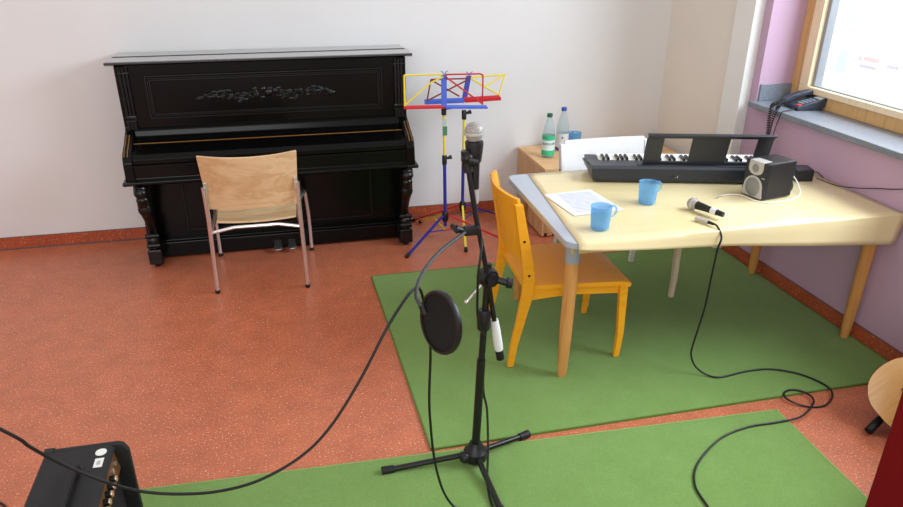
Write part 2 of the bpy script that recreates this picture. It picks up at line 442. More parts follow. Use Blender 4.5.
# upper front panel and its moulding
b = MB(); b.box((X0+.05,py(4.425),.80), (X1-.05,py(4.46),1.14)); up = b.build('upper_panel', M_black, pn)
def frame_mould(mb, xa, xb, za, zb, y, w, d):
    for k, (o, r) in enumerate(((0, .006), (.012, .0045), (.022, .0055))):
        pts = [(xa+o,y,za+o),(xb-o,y,za+o),(xb-o,y,zb-o),(xa+o,y,zb-o)]
        for i in range(4): mb.tube([pts[i], pts[(i+1)%4]], r, 6)
b = MB(); frame_mould(b, -.658, .658, .848, 1.078, py(4.423), .02, .01); b.build('moulding', M_blackcarve, up)
b = MB(); rr = random.Random(3)
for k in range(110):                # carved foliage scroll in low relief
    u = rr.uniform(-1, 1); env = (1-abs(u))**.6*.040
    b.ball((u*.39-.01, py(4.424), .957+rr.uniform(-1,1)*env+.012*math.cos(u*9)), rr.uniform(.006,.014), 8, (1.3,.55,.8))
for s in (-1,1):
    for k in range(4):
        xo = s*(.06+.075*k); b.tube(catmull([(xo,py(4.422),.945),(xo+s*.03,py(4.42),.972),(xo+s*.055,py(4.42),.958),(xo+s*.045,py(4.42),.943),(xo+s*.03,py(4.42),.95)],5), [.005]*21, 6)
b.ball((0,py(4.42),.965), .022, 12, (1,.5,1)); b.build('carved_ornament', M_blackcarve, up)
# fallboard and key slip
fall = [(py(4.44),.80),(py(4.418),.80),(py(4.40),.785),(py(4.392),.755),(py(4.36),.738),(py(4.31),.728),(py(4.245),.712),(py(4.20),.698),(py(4.185),.675),(py(4.185),.648),(py(4.44),.64)]
b = MB(); b.prism(fall, X0+.05, X1-.05, 'x'); fb = b.build('fallboard', M_black, pn, bevel=.003)
b = MB(); b.tube([(X0+.05,py(4.318),.7315),(X1-.05,py(4.318),.7315)], .0024, 6); b.build('gilt_line', M_gold, fb)
b = MB(); b.prism([(py(4.178),.645),(py(4.178),.57),(py(4.17),.565),(py(4.155),.556),(py(4.155),.542),(py(4.17),.535),(py(4.46),.535),(py(4.46),.645)], X0+.02, X1-.02, 'x'); b.build('key_slip', M_black, pn, bevel=.003)
b = MB(); b.box((X0-.018,py(4.15),.538), (X0+.05,py(4.42),.560), .006); b.build('keybed_lip', M_blackcarve, pn)
b = MB(); b.box((X1-.05,py(4.15),.538), (X1+.018,py(4.42),.560), .006); b.build('keybed_lip', M_blackcarve, pn)
# lower panel, frame and plinth
b = MB(); b.box((X0+.05,py(4.45),.08), (X1-.05,py(4.48),.54)); lp = b.build('lower_panel', M_black, pn)
b = MB()
for xa, xb, za, zb in ((-.56,.565,.16,.50),):
    pts = [(xa,py(4.449),za),(xb,py(4.449),za),(xb,py(4.449),zb),(xa,py(4.449),zb)]
    for i in range(4): b.tube([pts[i], pts[(i+1)%4]], .006, 6)
b.build('moulding', M_blackcarve, lp)
b = MB(); b.box((X0+.02,py(4.39),.012), (X1-.02,py(4.47),.105), .006); b.box((X0+.04,py(4.40),.105), (X1-.04,py(4.46),.118), .004); b.build('plinth', M_black, pn)
# carved console legs with feet and castors
for s in (-1, 1):
    xc = -.746 if s < 0 else .757
    b = MB()
    prof = [(4.20,.525,.040),(4.19,.50,.042),(4.195,.47,.034),(4.21,.44,.038),(4.22,.40,.041),(4.245,.35,.038),(4.285,.29,.031),(4.31,.24,.028),(4.315,.19,.031),(4.31,.15,.034),(4.305,.11,.036)]
    rings = []
    for y, z, w in prof:
        d = w*1.25; rings.append([(xc+w*math.cos(a)*(1 if abs(math.cos(a))<.9 else .95), py(y)+.012+d*math.sin(a), z) for a in [2*PI*k/12 for k in range(12)]])
    b.loft(rings); b.smooth = True
    b.ball((xc,py(4.172),.492), .032, 14, (1.15,1,1)); b.ball((xc,py(4.185),.445), .026, 12, (1.3,.8,1)); b.ball((xc,py(4.205),.385), .030, 12, (1.25,.8,1.4))
    b.ball((xc,py(4.28),.165), .034, 12, (1.1,.7,1)); b.tube([(xc-.038,py(4.27),.20),(xc+.038,py(4.27),.20)], .014, 10); b.tube([(xc-.036,py(4.268),.14),(xc+.036,py(4.268),.14)], .016, 10)
    lg = b.build('leg', M_blackcarve, pn)
    b = MB(); b.box((xc-.040,py(4.255),.022), (xc+.040,py(4.47),.115), .008); b.build('foot', M_blackcarve, lg)
    for yc in (4.29, 4.42):
        b = MB(); b.tube([(xc-.014,py(yc),.017),(xc+.014,py(yc),.017)], .017, 14); b.build('castor', M_rubber, lg)
for xk in (-.04, .047):
    b = MB(); b.loft([[(xk-.022,py(4.40),.055),(xk+.022,py(4.40),.055),(xk+.022,py(4.40),.065),(xk-.022,py(4.40),.065)],
                     [(xk-.020,py(4.36),.045),(xk+.020,py(4.36),.045),(xk+.020,py(4.36),.055),(xk-.020,py(4.36),.055)],
                     [(xk-.026,py(4.315),.030),(xk+.026,py(4.315),.030),(xk+.026,py(4.315),.042),(xk-.026,py(4.315),.042)],
                     [(xk-.016,py(4.300),.026),(xk+.016,py(4.300),.026),(xk+.016,py(4.300),.036),(xk-.016,py(4.300),.036)]])
    b.build('pedal', M_pedal, pn, bevel=.003)

# ------------------------------------------------------------------ plywood chair at the piano
ch = thing('plywood_chair', 'birch plywood chair with chrome tube legs standing before the black piano', 'chair', (-.16,4.05,0))
def cw(p): return (p[0]+.16, p[1]-4.05, p[2])
def shell(mb, fn, nu, nv, th):
    P = [[Vector(fn(i/nu, j/nv)) for j in range(nv+1)] for i in range(nu+1)]
    def nrm(i, j):
        a = P[min(i+1,nu)][j]-P[max(i-1,0)][j]; c = P[i][min(j+1,nv)]-P[i][max(j-1,0)]; return a.cross(c).normalized()
    Q = [[P[i][j]+nrm(i,j)*th for j in range(nv+1)] for i in range(nu+1)]
    V = [v for r in P for v in r]+[v for r in Q for v in r]; n = nv+1; o = (nu+1)*n; F = []
    for i in range(nu):
        for j in range(nv):
            F.append((i*n+j,i*n+j+1,(i+1)*n+j+1,(i+1)*n+j)); F.append((o+i*n+j,o+(i+1)*n+j,o+(i+1)*n+j+1,o+i*n+j+1))
    for i in range(nu): F.append((i*n,(i+1)*n,o+(i+1)*n,o+i*n)); F.append((i*n+nv,o+i*n+nv,o+(i+1)*n+nv,(i+1)*n+nv))
    for j in range(nv): F.append((j,o+j,o+j+1,j+1)); F.append((nu*n+j,nu*n+j+1,o+nu*n+j+1,o+nu*n+j))
    mb._add(V, F); mb.smooth = True
def back_fn(u, v):
    w = .238-.016*(1-v); x = -.165+(2*u-1)*w
    y = 3.755-.075*v-.035*(1-(2*u-1)**2)*1.0+.02
    z = .512+.298*v-.012*(1-(2*u-1)**2)*v
    return cw((x,y,z))
b = MB(); shell(b, back_fn, 14, 8, .012); bk = b.build('backrest', M_ply, ch)
for s in (-1,1):
    g = MB(); g.box((-.165+.16+s*.222-.008,3.728-4.05-.012,.60),(-.165+.16+s*.222+.008,3.728-4.05+.0,.665),.003); g.build('bracket', M_chrome, bk)
def seat_fn(u, v):
    x = -.16+(2*u-1)*(.205+.02*v); y = 3.81+.45*v
    z = .402+.012*abs(2*u-1)**2-.03*(max(0,.25-v)/.25)**2*0+.0 - .05*max(0,(v-.82)/.18)**2 -.012*math.sin(PI*v)
    return cw((x,y,z))
b = MB(); shell(b, seat_fn, 12, 12, .011); b.build('seat', M_ply, ch)
for s, (bx, by, fx, fy) in ((-1, (-.416,3.827,-.423,4.36)), (1, (.073,3.792,.129,4.33))):
    tx = -.165+s*.232
    b = MB(); b.tube([cw(p) for p in [(bx,by,.002),(bx*.6+tx*.4,by-.02,.25),(tx,3.74,.47),(tx,3.72,.64)]], .0115, 10); l = b.build('leg', M_chrome, ch)
    g = MB(); g.lathe([(0,0),(.0135,0),(.0135,.02),(0,.02)], 10, Matrix.Translation(cw((bx,by,.0)))); g.build('foot_cap', M_rubber, l)
    b = MB(); b.cable([cw(p) for p in [(fx,fy,.002),(fx-.002*s,fy-.01,.22),(fx-.012*s,fy-.03,.375),(fx-.022*s,fy-.06,.397),(tx-.01*s,4.05,.390),(tx,3.76,.380)]], .0115, 6, 10); l = b.build('leg', M_chrome, ch)
    g = MB(); g.lathe([(0,0),(.0135,0),(.0135,.02),(0,.02)], 10, Matrix.Translation(cw((fx,fy,.0)))); g.build('foot_cap', M_rubber, l)
    if s > 0:
        g = MB(); g.ball(cw((fx-.03,fy-.09,.425)), .018, 10, (1,1.5,.8)); g.build('seat_buffer', M_rubber, ch)
b = MB(); b.tube([cw(p) for p in [(-.392,3.775,.375),(-.28,3.80,.386),(-.05,3.80,.386),(.062,3.77,.375)]], .009, 8); b.build('cross_bar', M_chrome, ch)

# ------------------------------------------------------------------ music stands
def music_stand(label, hub, top, feet, cols, upper_z, tag_paper=False, poles=None, knob_z=.54):
    t = thing('music_stand', label, 'music stand', (hub[0],hub[1],0), 0, 'folding music stands by the wall')
    def L(p): return (p[0]-hub[0], p[1]-hub[1], p[2])
    h = Vector((hub[0],hub[1],0)); tp = Vector(top)
    def onp(z): f = (z)/(tp.z); return tuple(Vector(L((hub[0]+(tp.x-hub[0])*f, hub[1]+(tp.y-hub[1])*f, z))))
    b = MB(); b.tube([onp(.10), onp(knob_z)], .011, 10); b.build('lower_pole', poles[0], t)
    b = MB(); b.tube([onp(knob_z), onp(upper_z)], .008, 10); b.build('upper_pole', poles[1], t)
    for z in (knob_z, upper_z-.03):
        b = MB(); p = Vector(onp(z)); b.lathe([(0,-.028),(.015,-.028),(.016,.022),(.012,.03),(0,.03)], 12, Matrix.Translation(p))
        b.tube([p+Vector((.01,-.004,.008)), p+Vector((.034,-.006,.016))], [.006,.012], 8); b.tube([p+Vector((.034,-.006,.016)),p+Vector((.044,-.007,.019))], .013, 8)
        b.build('clamp_knob', M_plastic, t)
    b = MB(); p = Vector(onp(.17)); b.lathe([(0,-.035),(.018,-.035),(.022,-.01),(.02,.02),(.014,.03),(0,.03)], 12, Matrix.Translation(p)); b.build('hub', M_plastic, t)
    for f, c in zip(feet, cols):
        F = Vector(L((f[0],f[1],.012))); b = MB(); top_p = Vector(onp(.185)); d = (F-top_p); q = top_p+d*.06
        side_v = d.cross(Vector((0,0,1))).normalized()*.007; upv = side_v.cross(d).normalized()*.005
        b.loft([[q+side_v+upv,q-side_v+upv,q-side_v-upv,q+side_v-upv],[F+side_v+upv,F-side_v+upv,F-side_v-upv,F+side_v-upv]])
        b.tube([Vector(onp(.07)), top_p+d*.45], .004, 6)
        lg = b.build('leg', c, t)
        g = MB(); g.tube([F-d.normalized()*.02, F+d.normalized()*.008], .0115, 8); g.build('foot_cap', M_rubber, lg)
    if tag_paper:
        b = MB(); p = Vector(onp(.735)); b.box(p+Vector((-.012,-.016,-.045)), p+Vector((.016,-.012,.01)), .001); k = b.build('hanging_tag', M_tag, t); k['label'] = 'green paper tag'
        b = MB(); b.box(p+Vector((-.010,-.017,.01)), p+Vector((.010,-.013,.055)), .001); k = b.build('hanging_tag', M_pale, t); k['label'] = 'pale printed tag'
    return t, L
hubA = (.985,4.30); hubB = (1.135,4.46)
sA, LA = music_stand('colourful folding music stand nearer the piano, its desk square to the wall', hubA, (.975,4.30,.87), [(.689,4.07),(1.352,4.183),(.885,4.64)], [M_blue,M_red,M_yel], .87, True, (M_blue,M_yel), .535)
sB, LB = music_stand('folding music stand with its desk turned askew, right behind the upright microphone', hubB, (1.142,4.46,.80), [(1.065,4.08),(1.455,4.636),(.84,4.676)], [M_yel,M_blue,M_red], .80, False, (M_blue,M_yel), .50)
def desk(t, L, spine, ledges, wires):
    dk = MB(); a, c = Vector(L(spine[0])), Vector(L(spine[1])); d = (c-a).normalized(); sx = Vector((.016,0,0)) if abs(d.z) > .5 else Vector((0,0,.01))
    dk.loft([[a-sx+Vector((0,-.004,0)),a+sx+Vector((0,-.004,0)),a+sx+Vector((0,.004,0)),a-sx+Vector((0,.004,0))],[c-sx+Vector((0,-.004,0)),c+sx+Vector((0,-.004,0)),c+sx+Vector((0,.004,0)),c-sx+Vector((0,.004,0))]])
    sp = dk.build('desk_spine', spine[2], t)
    g = MB(); top = c if c.z > a.z else a
    for s in (-1,1): g.cable([top+Vector((s*.004,-.004,-.005)), top+Vector((s*.006,-.006,.014)), top+Vector((s*.02,-.012,.026))], .0025, 4, 6)
    g.build('page_clip', M_blue_l, sp)
    for p, q, m, hgt in ledges:
        p, q = Vector(L(p)), Vector(L(q)); b = MB()
        o1, o2 = Vector((0,-.030,-.002)), Vector((0,0,hgt))
        b.loft([[p,p+o1,p+o1+Vector((0,0,hgt*.8)),p+o1+Vector((0,.004,hgt*.8)),p+Vector((0,-.004,.005)),p+o2],[q,q+o1,q+o1+Vector((0,0,hgt*.8)),q+o1+Vector((0,.004,hgt*.8)),q+Vector((0,-.004,.005)),q+o2]])
        b.build('desk_ledge', m, t)
    for p, q, m, r in wires:
        b = MB(); b.tube([L(p), L(q)], r, 6); b.build('desk_wire', m, t)
yA = 4.28; w = .0048
M_dred = mat('dark_red_enamel', (128,30,48), .4)
desk(sA, LA, ((.972,yA+.0,.855),(.974,yA+.01,1.045),M_blue_l),
     [((.728,yA,.868),(.970,yA,.862),M_red,.014),((.975,yA,.860),(1.235,yA,.848),M_blue_l,.014)],
     [((.736,yA,.88),(.736,yA,1.055),M_yel,w*1.3),((.736,yA,1.055),(.965,yA,1.053),M_yel,w),((.736,yA,.885),(.90,yA+.004,1.01),M_yel,w),((.90,yA+.004,1.01),(.968,yA,1.038),M_yel,w),
      ((1.209,yA,.865),(1.209,yA,1.038),M_red,w),((.98,yA,1.05),(1.19,yA,1.047),M_red,w),((1.19,yA,1.047),(1.209,yA,1.038),M_red,w),((.985,yA,1.035),(1.207,yA,.872),M_red,w)])
yB = 4.46
desk(sB, LB, ((1.140,yB,.855),(1.180,yB+.04,1.0),M_blue),
     [((.889,yB,.852),(1.135,yB,.852),M_blue_l,.024),((1.142,yB,.852),(1.372,yB,.856),M_red,.026)],
     [((.936,yB+.02,.99),(.905,yB,.862),M_dred,w),((.936,yB+.02,.99),(1.17,yB+.03,.985),M_dred,w),((.91,yB,.868),(1.165,yB+.03,.975),M_dred,w),((.94,yB+.02,.985),(1.11,yB,.885),M_dred,w),
      ((1.19,yB+.03,.99),(1.41,yB+.03,1.0),M_yel,w),((1.41,yB+.03,1.0),(1.365,yB,.88),M_yel,w),((1.19,yB+.03,.985),(1.36,yB,.885),M_yel,w),((1.27,yB+.01,.93),(1.40,yB+.03,.995),M_yel,w)])

# ------------------------------------------------------------------ microphone stand
BX, BY = .596, 2.11
ms = thing('microphone_stand', 'black tripod boom microphone stand standing on the front green carpet', 'microphone stand', (BX,BY,0))
def LM(p): return (p[0]-BX, p[1]-BY, p[2])
CL = (.626,2.11,.765)
b = MB(); b.tube([LM((BX,BY,.06)), LM((.611,BY,.45))], .0155, 14); b.build('lower_pole', M_blackmetal, ms)
b = MB(); b.tube([LM((.611,BY,.43)), LM(CL)], .0118, 14); b.tube([LM((.6235,BY,.70)), LM((.6285,BY,.815))], .0105, 12); b.build('upper_pole', M_blackmetal, ms)
b = MB(); b.lathe([(0,-.03),(.021,-.03),(.024,-.02),(.024,.03),(.019,.045),(0,.045)], 16, Matrix.Translation(LM((.6165,BY,.60)))); b.build('height_collar', M_plastic, ms)
b = MB(); b.lathe([(0,.012),(.034,.012),(.044,.022),(.044,.056),(.03,.072),(.021,.095),(0,.095)], 18); b.ball((-.045,-.02,.045), .022, 12); b.box((-.06,-.035,.03),(-.02,0,.062),.006); b.build('base_hub', M_plastic, ms)
for fx, fy in ((.255,2.119),(.829,2.205),(.612,1.800)):
    d = Vector((fx-BX,fy-BY,0)); f = Vector((d.x,d.y,.016)); dn = d.normalized()
    b = MB(); b.tube([dn*.03+Vector((0,0,.042)), f], .0105, 10); l = b.build('leg', M_blackmetal, ms)
    g = MB(); g.tube([f-dn*.035+Vector((0,0,.003)), f+dn*.012], [.0145,.016], 10); g.build('rubber_foot', M_rubber, l)
# clutch, handle, boom, counterweight grip
b = MB(); M = frame_M(LM(CL), (.35,-1,.0)); b.lathe([(0,-.022),(.03,-.022),(.036,-.012),(.036,.012),(.03,.022),(0,.022)], 20, M)
b.lathe([(0,.022),(.022,.022),(.022,.035),(0,.035)], 16, M); cl = b.build('boom_clutch', M_plastic, ms)
b = MB(); c = Vector(LM(CL)); b.tube([c+Vector((.03,-.02,-.005)), c+Vector((.058,-.03,-.012))], [.012,.012], 12); b.tube([c+Vector((.058,-.03,-.012)), c+Vector((.075,-.034,-.016))], [.019,.017], 12); b.build('tightening_knob', M_plastic, cl)
b = MB(); b.tube([c+Vector((-.03,-.03,-.012)), c+Vector((-.082,-.045,-.058))], .0042, 8); b.ball(c+Vector((-.084,-.046,-.06)), .0075, 10); b.build('clamp_lever', M_chrome, cl)
CB = (.612,2.095,.79); 
b = MB(); b.tube([LM((.668,2.115,.52)), LM((.620,2.092,.78)), LM((.575,2.092,1.0)), LM((.551,2.098,1.150))], .0085, 12); bm_ = b.build('boom_arm', M_blackmetal, ms)
b = MB(); b.tube([LM((.655,2.112,.600)), LM((.662,2.113,.56)), LM((.672,2.115,.50)), LM((.677,2.117,.477))], [.0135,.0155,.0165,.015], 12); k = b.build('tape_wrapping', M_tape, bm_); k['label'] = 'white tape wrapped round the boom end'
b = MB(); b.tube([LM((.6765,2.117,.479)), LM((.684,2.119,.437))], .0145, 12); b.build('boom_end_cap', M_rubber, bm_)
b = MB(); b.tube([LM((.552,2.098,1.135)), LM((.543,2.099,1.20))], [.017,.015], 12); b.ball(LM((.548,2.096,1.178)), .02, 12); b.tube([LM((.545,2.08,1.175)),LM((.575,2.082,1.165))], .012, 10)
b.build('swivel_joint', M_plastic, bm_)
MX = (.572, 2.11, 1.247)
b = MB(); b.lathe([(.0185,-.045),(.0225,-.045),(.0255,-.02),(.0285,.012),(.0275,.018),(.0215,.018),(.0185,-.045)], 18, Matrix.Translation(LM((.573,2.11,1.207))))
b.box((-.046,-.012,1.150), (-.020,.012,1.195), .004); b.build('microphone_clip', M_plastic, ms)
# the microphone held in the clip
def microphone(label, loc, M, tape=False, connector=True):
    t = thing('microphone', label, 'microphone', loc)
    b = MB(); b.lathe([(.028,.0),(.0288,.006),(.029,.008)]+[(.029*math.cos(a*PI/16), .009+.027*math.sin(a*PI/16)) for a in range(9)], 22, M)
    b.lathe([(0,-.019),(.0205,-.019),(.0245,-.010),(.028,.0)], 22, M); b.build('grille', M_micmesh, t)
    b = MB(); b.lathe([(.028,-.002),(.0305,-.002),(.0312,.002),(.0305,.006),(.028,.006)], 22, M); b.build('grille_ring', M_silver, t)
    b = MB(); b.lathe([(0,-.022),(.0200,-.022),(.0210,-.019),(.0185,-.05),(.0155,-.10),(.0125,-.172),(0,-.172)], 20, M); bd = b.build('body', M_plastic, t)
    if tape:
        g = MB(); g.lathe([(.0165,-.104),(.0172,-.104),(.0165,-.135),(.0155,-.135)], 18, M); k = g.build('tape_band', M_tape, bd); k['label'] = 'white tape band'
    if connector:
        g = MB(); g.lathe([(0,-.170),(.0105,-.170),(.0108,-.215),(.009,-.22),(0,-.22)], 16, M); g.build('plug', M_silver, bd)
        g = MB(); g.lathe([(0,-.218),(.008,-.218),(.0055,-.255),(0,-.255)], 12, M); g.build('plug_boot', M_rubber, bd)
    return t
microphone('silver-headed microphone held upright in the clip of the boom stand', MX, frame_M((0,0,0), (-.03,.01,1)))
# cable of that microphone
b = MB(); b.cable([(.580,2.107,.998),(.584,2.10,.96),(.596,2.085,.91),(.586,2.06,.863),(.575,2.045,.806),(.576,2.05,.682),(.589,2.07,.612),(.606,2.085,.575),(.626,2.125,.50),(.630,2.145,.40),(.631,2.14,.29),(.640,2.12,.224),(.630,2.06,.108),(.612,2.0,.03),(.600,1.95,.0145),(.588,1.85,.0145),(.60,1.7,.0145),(.66,1.5,.0145)], .0042)
tag(b.build('microphone_cable', M_cable), 'black cable running down the upright microphone stand onto the carpet', 'cable')

# ------------------------------------------------------------------ pop filter
pf = thing('pop_filter', 'round black pop filter on a gooseneck clamped to the microphone stand', 'pop filter', (.393,1.8,0))
def LP(p): return (p[0]-.393, p[1]-1.8, p[2])
PN = Vector((-.905,-.412,.078)).normalized(); PC = Vector((.004,0,.786))
M = frame_M(PC, PN, (0.3,0,1)); RP = .087
b = MB(); prof = [(RP-.006,-.009),(RP+.002,-.009),(RP+.004,-.004),(RP+.004,.004),(RP+.002,.009),(RP-.006,.009),(RP-.007,.0),(RP-.006,-.009)]
b.lathe(prof, 48, M @ Matrix.Diagonal((1.06,1,1,1))); b.build('hoop', M_plastic, pf)
b = MB(); b.lathe([(0,.004),(RP-.004,.004),(RP-.004,.003),(0,.003)], 40, M @ Matrix.Diagonal((1.06,1,1,1))); b.lathe([(0,-.004),(RP-.004,-.004),(RP-.004,-.003),(0,-.003)], 40, M @ Matrix.Diagonal((1.06,1,1,1))); b.build('mesh_screen', M_mesh, pf)
b = MB(); b.cable([LP(p) for p in [(.548,2.085,.947),(.50,2.05,.935),(.45,2.01,.922),(.399,1.95,.911),(.352,1.88,.889),(.335,1.84,.863),(.338,1.815,.848),(.347,1.80,.838)]], .0058, 6, 8); b.build('gooseneck', mat('dark_grey_gooseneck', (74,76,78), .4, .5), pf)
b = MB(); c = Vector(LP((.558,2.088,.947))); b.box(c+Vector((-.022,-.014,-.016)), c+Vector((.028,.006,.016)), .004); b.tube([c+Vector((-.02,-.004,0)), c+Vector((-.05,-.01,.012))], [.01,.012], 10); b.tube([c+Vector((-.045,-.02,.005)),c+Vector((-.06,.004,.02))], .008, 8); b.build('clamp', M_plastic, pf)
b = MB(); b.tube([LP((.343,1.805,.845)), LP((.352,1.80,.822))], [.009,.011], 10); b.build('joint', M_plastic, pf)

# long cable hung over the gooseneck
C1 = [[-1.1,1.35,1.35],[-.9,1.42,1.12],[-.66,1.5,.809],[-.621,1.52,.738],[-.582,1.55,.661],[-.513,1.57,.58],[-.438,1.6,.504],[-.349,1.62,.459],[-.253,1.65,.424],[-.148,1.68,.417],[-.033,1.7,.46],[.058,1.72,.534],[.153,1.75,.659],[.233,1.78,.787],[.281,1.81,.843],[.322,1.845,.872],[.350,1.875,.865],[.364,1.885,.823],[.376,1.89,.738],[.385,1.89,.65],[.379,1.89,.468],[.383,1.89,.351],[.391,1.89,.25],[.403,1.885,.165],[.422,1.878,.09],[.450,1.868,.035],[.485,1.85,.0155],[.54,1.80,.0145],[.62,1.70,.0145],[.76,1.5,.0145]]
b = MB(); b.cable(C1, .0043); tag(b.build('instrument_cable', M_cable), 'long black cable sagging from the left edge and hung over the pop filter gooseneck', 'cable')

# ------------------------------------------------------------------ table
TZ = .681
tb = thing('table', 'grey-topped table with tapered beech legs standing against the lilac wall', 'table', (1.87,2.98,0))
def LT(p): return (p[0]-1.87, p[1]-2.98, p[2])
def rounded_poly(c, r, n=6):
    out = []; m = len(c)
    for i in range(m):
        p, a, q = Vector(c[i-1]), Vector(c[i]), Vector(c[(i+1)%m]); u = (p-a).normalized(); v = (q-a).normalized()
        for k in range(n+1):
            t = k/n; s = a+u*r*(1-t)**2+v*r*t**2; out.append((s.x, s.y))
    return out
poly = rounded_poly([LT(p+(0,))[:2] for p in [(1.075,2.510),(2.640,2.520),(2.640,3.42),(1.110,3.455)]], .06)
b = MB(); b.prism(poly, TZ-.028, TZ, 'z', .004); b.build('tabletop', M_greytop, tb)
b = MB()
pts = [(1.115,2.565),(2.615,2.565),(2.615,3.40),(1.15,3.41)]
for i in range(4):
    p, q = Vector(LT(pts[i]+(0,))), Vector(LT(pts[(i+1)%4]+(0,))); d = (q-p).normalized(); n = Vector((-d.y,d.x,0))*.022; a = [p,q,q+n,p+n]
    b.prism([(v.x,v.y) for v in a], TZ-.072, TZ-.0285, 'z')
b.build('apron', M_apron, tb)
for fx, fy, tx, ty in ((1.126,2.590,1.136,2.595),(2.610,2.603,2.612,2.60),(2.612,3.38,2.610,3.37),(1.17,3.37,1.18,3.38)):
    b = MB(); b.tube([LT((fx,fy,.001)), LT((fx+(tx-fx)*.07,fy,.05)), LT((fx+(tx-fx)*.35,fy+(ty-fy)*.3,.21)), LT((tx,ty,TZ-.115))], [.017,.023,.0275,.0295], 18); l = b.build('leg', M_beech, tb)
    g = MB(); g.tube([LT((tx,ty,TZ-.118)), LT((tx,ty,TZ-.0285))], .0325, 18); g.build('leg_collar', M_collar, l)
# oilcloth: top plus the flap over the front edge
CT = TZ+.0015
NU, NV = 40, 18
ct = MB(); V = []; F = []
for i in range(NU+1):
    u = i/NU
    xf, xb = 1.116+u*(2.657-1.116), 1.222+u*(2.657-1.222)
    fz = (.655-.605)*0; drop = .022+.046*(u/.45)**.8 if u < .45 else .068+.070*((u-.45)/.55)
    row = []
    for j in range(NV+1):
        v = j/NV; x = xf+(xb-xf)*v; yf = 2.507-.006*u; y = yf+(3.445-yf)*v
        row.append((x, y, CT+.0025*math.exp(-((x-1.62-.03*math.sin(y*5))/.02)**2)*0+.0018*math.exp(-((y-2.76)/.008)**2)+.0012*math.exp(-((x-1.93)/.01)**2)))
    xo = .012 if u > .95 else 0
    fl = [(xf+.0, yf-.0035, CT-.002)]
    nd = 5
    for k in range(1, nd+1):
        t = k/nd
        fl.append((xf-.025*t*max(0,(u-.8)/.2), yf-.006-.010*t-.005*math.sin(u*11)*t, CT-.002-drop*t))
    V += fl[::-1]+row
n = NV+1+6
for i in range(NU):
    for j in range(n-1): F.append((i*n+j,(i+1)*n+j,(i+1)*n+j+1,i*n+j+1))
ct._add(V, F); ct.smooth = True
o = ct.build('tablecloth', M_cloth); tag(o, 'pale yellow oilcloth spread over the grey table', 'tablecloth')
sm = o.modifiers.new('thick', 'SOLIDIFY'); sm.thickness = .0012; sm.offset = 1
CZ = CT+.0035
# paper
pp = MB(); pp._add([(-.115,-.165,0),(.13,-.145,0),(.10,.165,0),(-.145,.14,0),(-.115,-.165,.0012),(.13,-.145,.0012),(.10,.165,.0012),(-.145,.14,.0012)], [(3,2,1,0),(4,5,6,7),(0,1,5,4),(1,2,6,5),(2,3,7,6),(3,0,4,7)])
o = pp.build('sheet_of_paper', M_paper, None, (1.330,2.960,CZ)); tag(o, 'printed white sheet of paper lying on the yellow tablecloth', 'paper')
pp = MB(); pp._add([(-.12,-.15,0),(.125,-.15,0),(.10,.15,0),(-.14,.14,0),(-.12,-.15,.0008),(.125,-.15,.0008),(.10,.15,.0008),(-.14,.14,.0008)], [(3,2,1,0),(4,5,6,7),(0,1,5,4),(1,2,6,5),(2,3,7,6),(3,0,4,7)])

# cups
def make_cup(label, loc, rz):
    t = thing('plastic_cup', label, 'cup', loc, rz, 'blue plastic cups')
    b = MB(); b.lathe([(0,.002),(.036,.002),(.038,.004),(.0415,.05),(.044,.096),(.0455,.1),(.0445,.1),(.0425,.096),(.040,.05),(.0365,.007),(0,.007)], 32); b.build('cup_body', M_cup, t)
    b = MB(); b.cable([(.041,0,.088),(.062,0,.090),(.078,0,.078),(.078,0,.058),(.064,0,.046),(.0405,0,.044)], .0045, 6, 8); b.build('handle', M_cup, t)
    return t
c0 = make_cup('clear blue plastic cup on the table corner beside the white paper', (1.262,2.632,CZ), math.radians(14))
def dup(root, loc, rz, label):
    r = root.copy(); COL.objects.link(r); r.location = loc; r.rotation_euler = (0,0,rz); r['label'] = label
    for chd in list(root.children):
        c = chd.copy(); COL.objects.link(c); c.parent = r
    return r
dup(c0, (1.604,2.885,CZ), math.radians(18), 'clear blue plastic cup in the middle of the table before the keyboard')
dup(c0, (1.982,4.66,.4665), math.radians(80), 'clear blue plastic cup standing on the pine crate behind the white chair')

# ------------------------------------------------------------------ keyboard
ang = math.atan2(-.268,.963)
kb = thing('electronic_keyboard', 'dark grey electronic keyboard lying across the table with its keys to the far side', 'keyboard', (1.482,3.222,CZ), ang)
KL, KD = .945, .275
b = MB()
def kring(x0f, x1f, z):
    return [(x0f,0,z),(x1f,0,z),(x1f,KD,z),(x0f,KD,z)]
b.loft([[(.012,.01,.004),(KL-.012,.01,.004),(KL-.012,KD-.02,.004),(.012,KD-.02,.004)],
        [(.0,0,.018),(KL,0,.018),(KL,KD-.01,.014),(-.004,KD-.01,.014)],
        [(-.008,0,.070),(KL+.008,0,.070),(KL+.02,KD,.050),(-.022,KD,.050)]]); b.build('case', M_kb, kb, bevel=.003)
b = MB(); b.loft([[(-.008,-.001,.070),(KL+.008,-.001,.070),(KL+.012,.145,.068),(-.012,.145,.068)],[(-.004,.006,.086),(KL+.004,.006,.086),(KL+.008,.138,.078),(-.010,.138,.078)]])
b.box((-.012,.138,.055),(.045,KD-.002,.069)); b.box((KL-.045,.138,.055),(KL+.012,KD-.002,.069)); b.build('control_panel', M_kbtop, kb, bevel=.003)
nw = 36; kw = (KL-.092)/nw
for i in range(nw):
    x = .046+i*kw; b = MB(); b.box((x+.0005,.14,.057), (x+kw-.0007,KD-.004,.0765), .001, seg=1); b.build('white_key', M_keyw, kb)
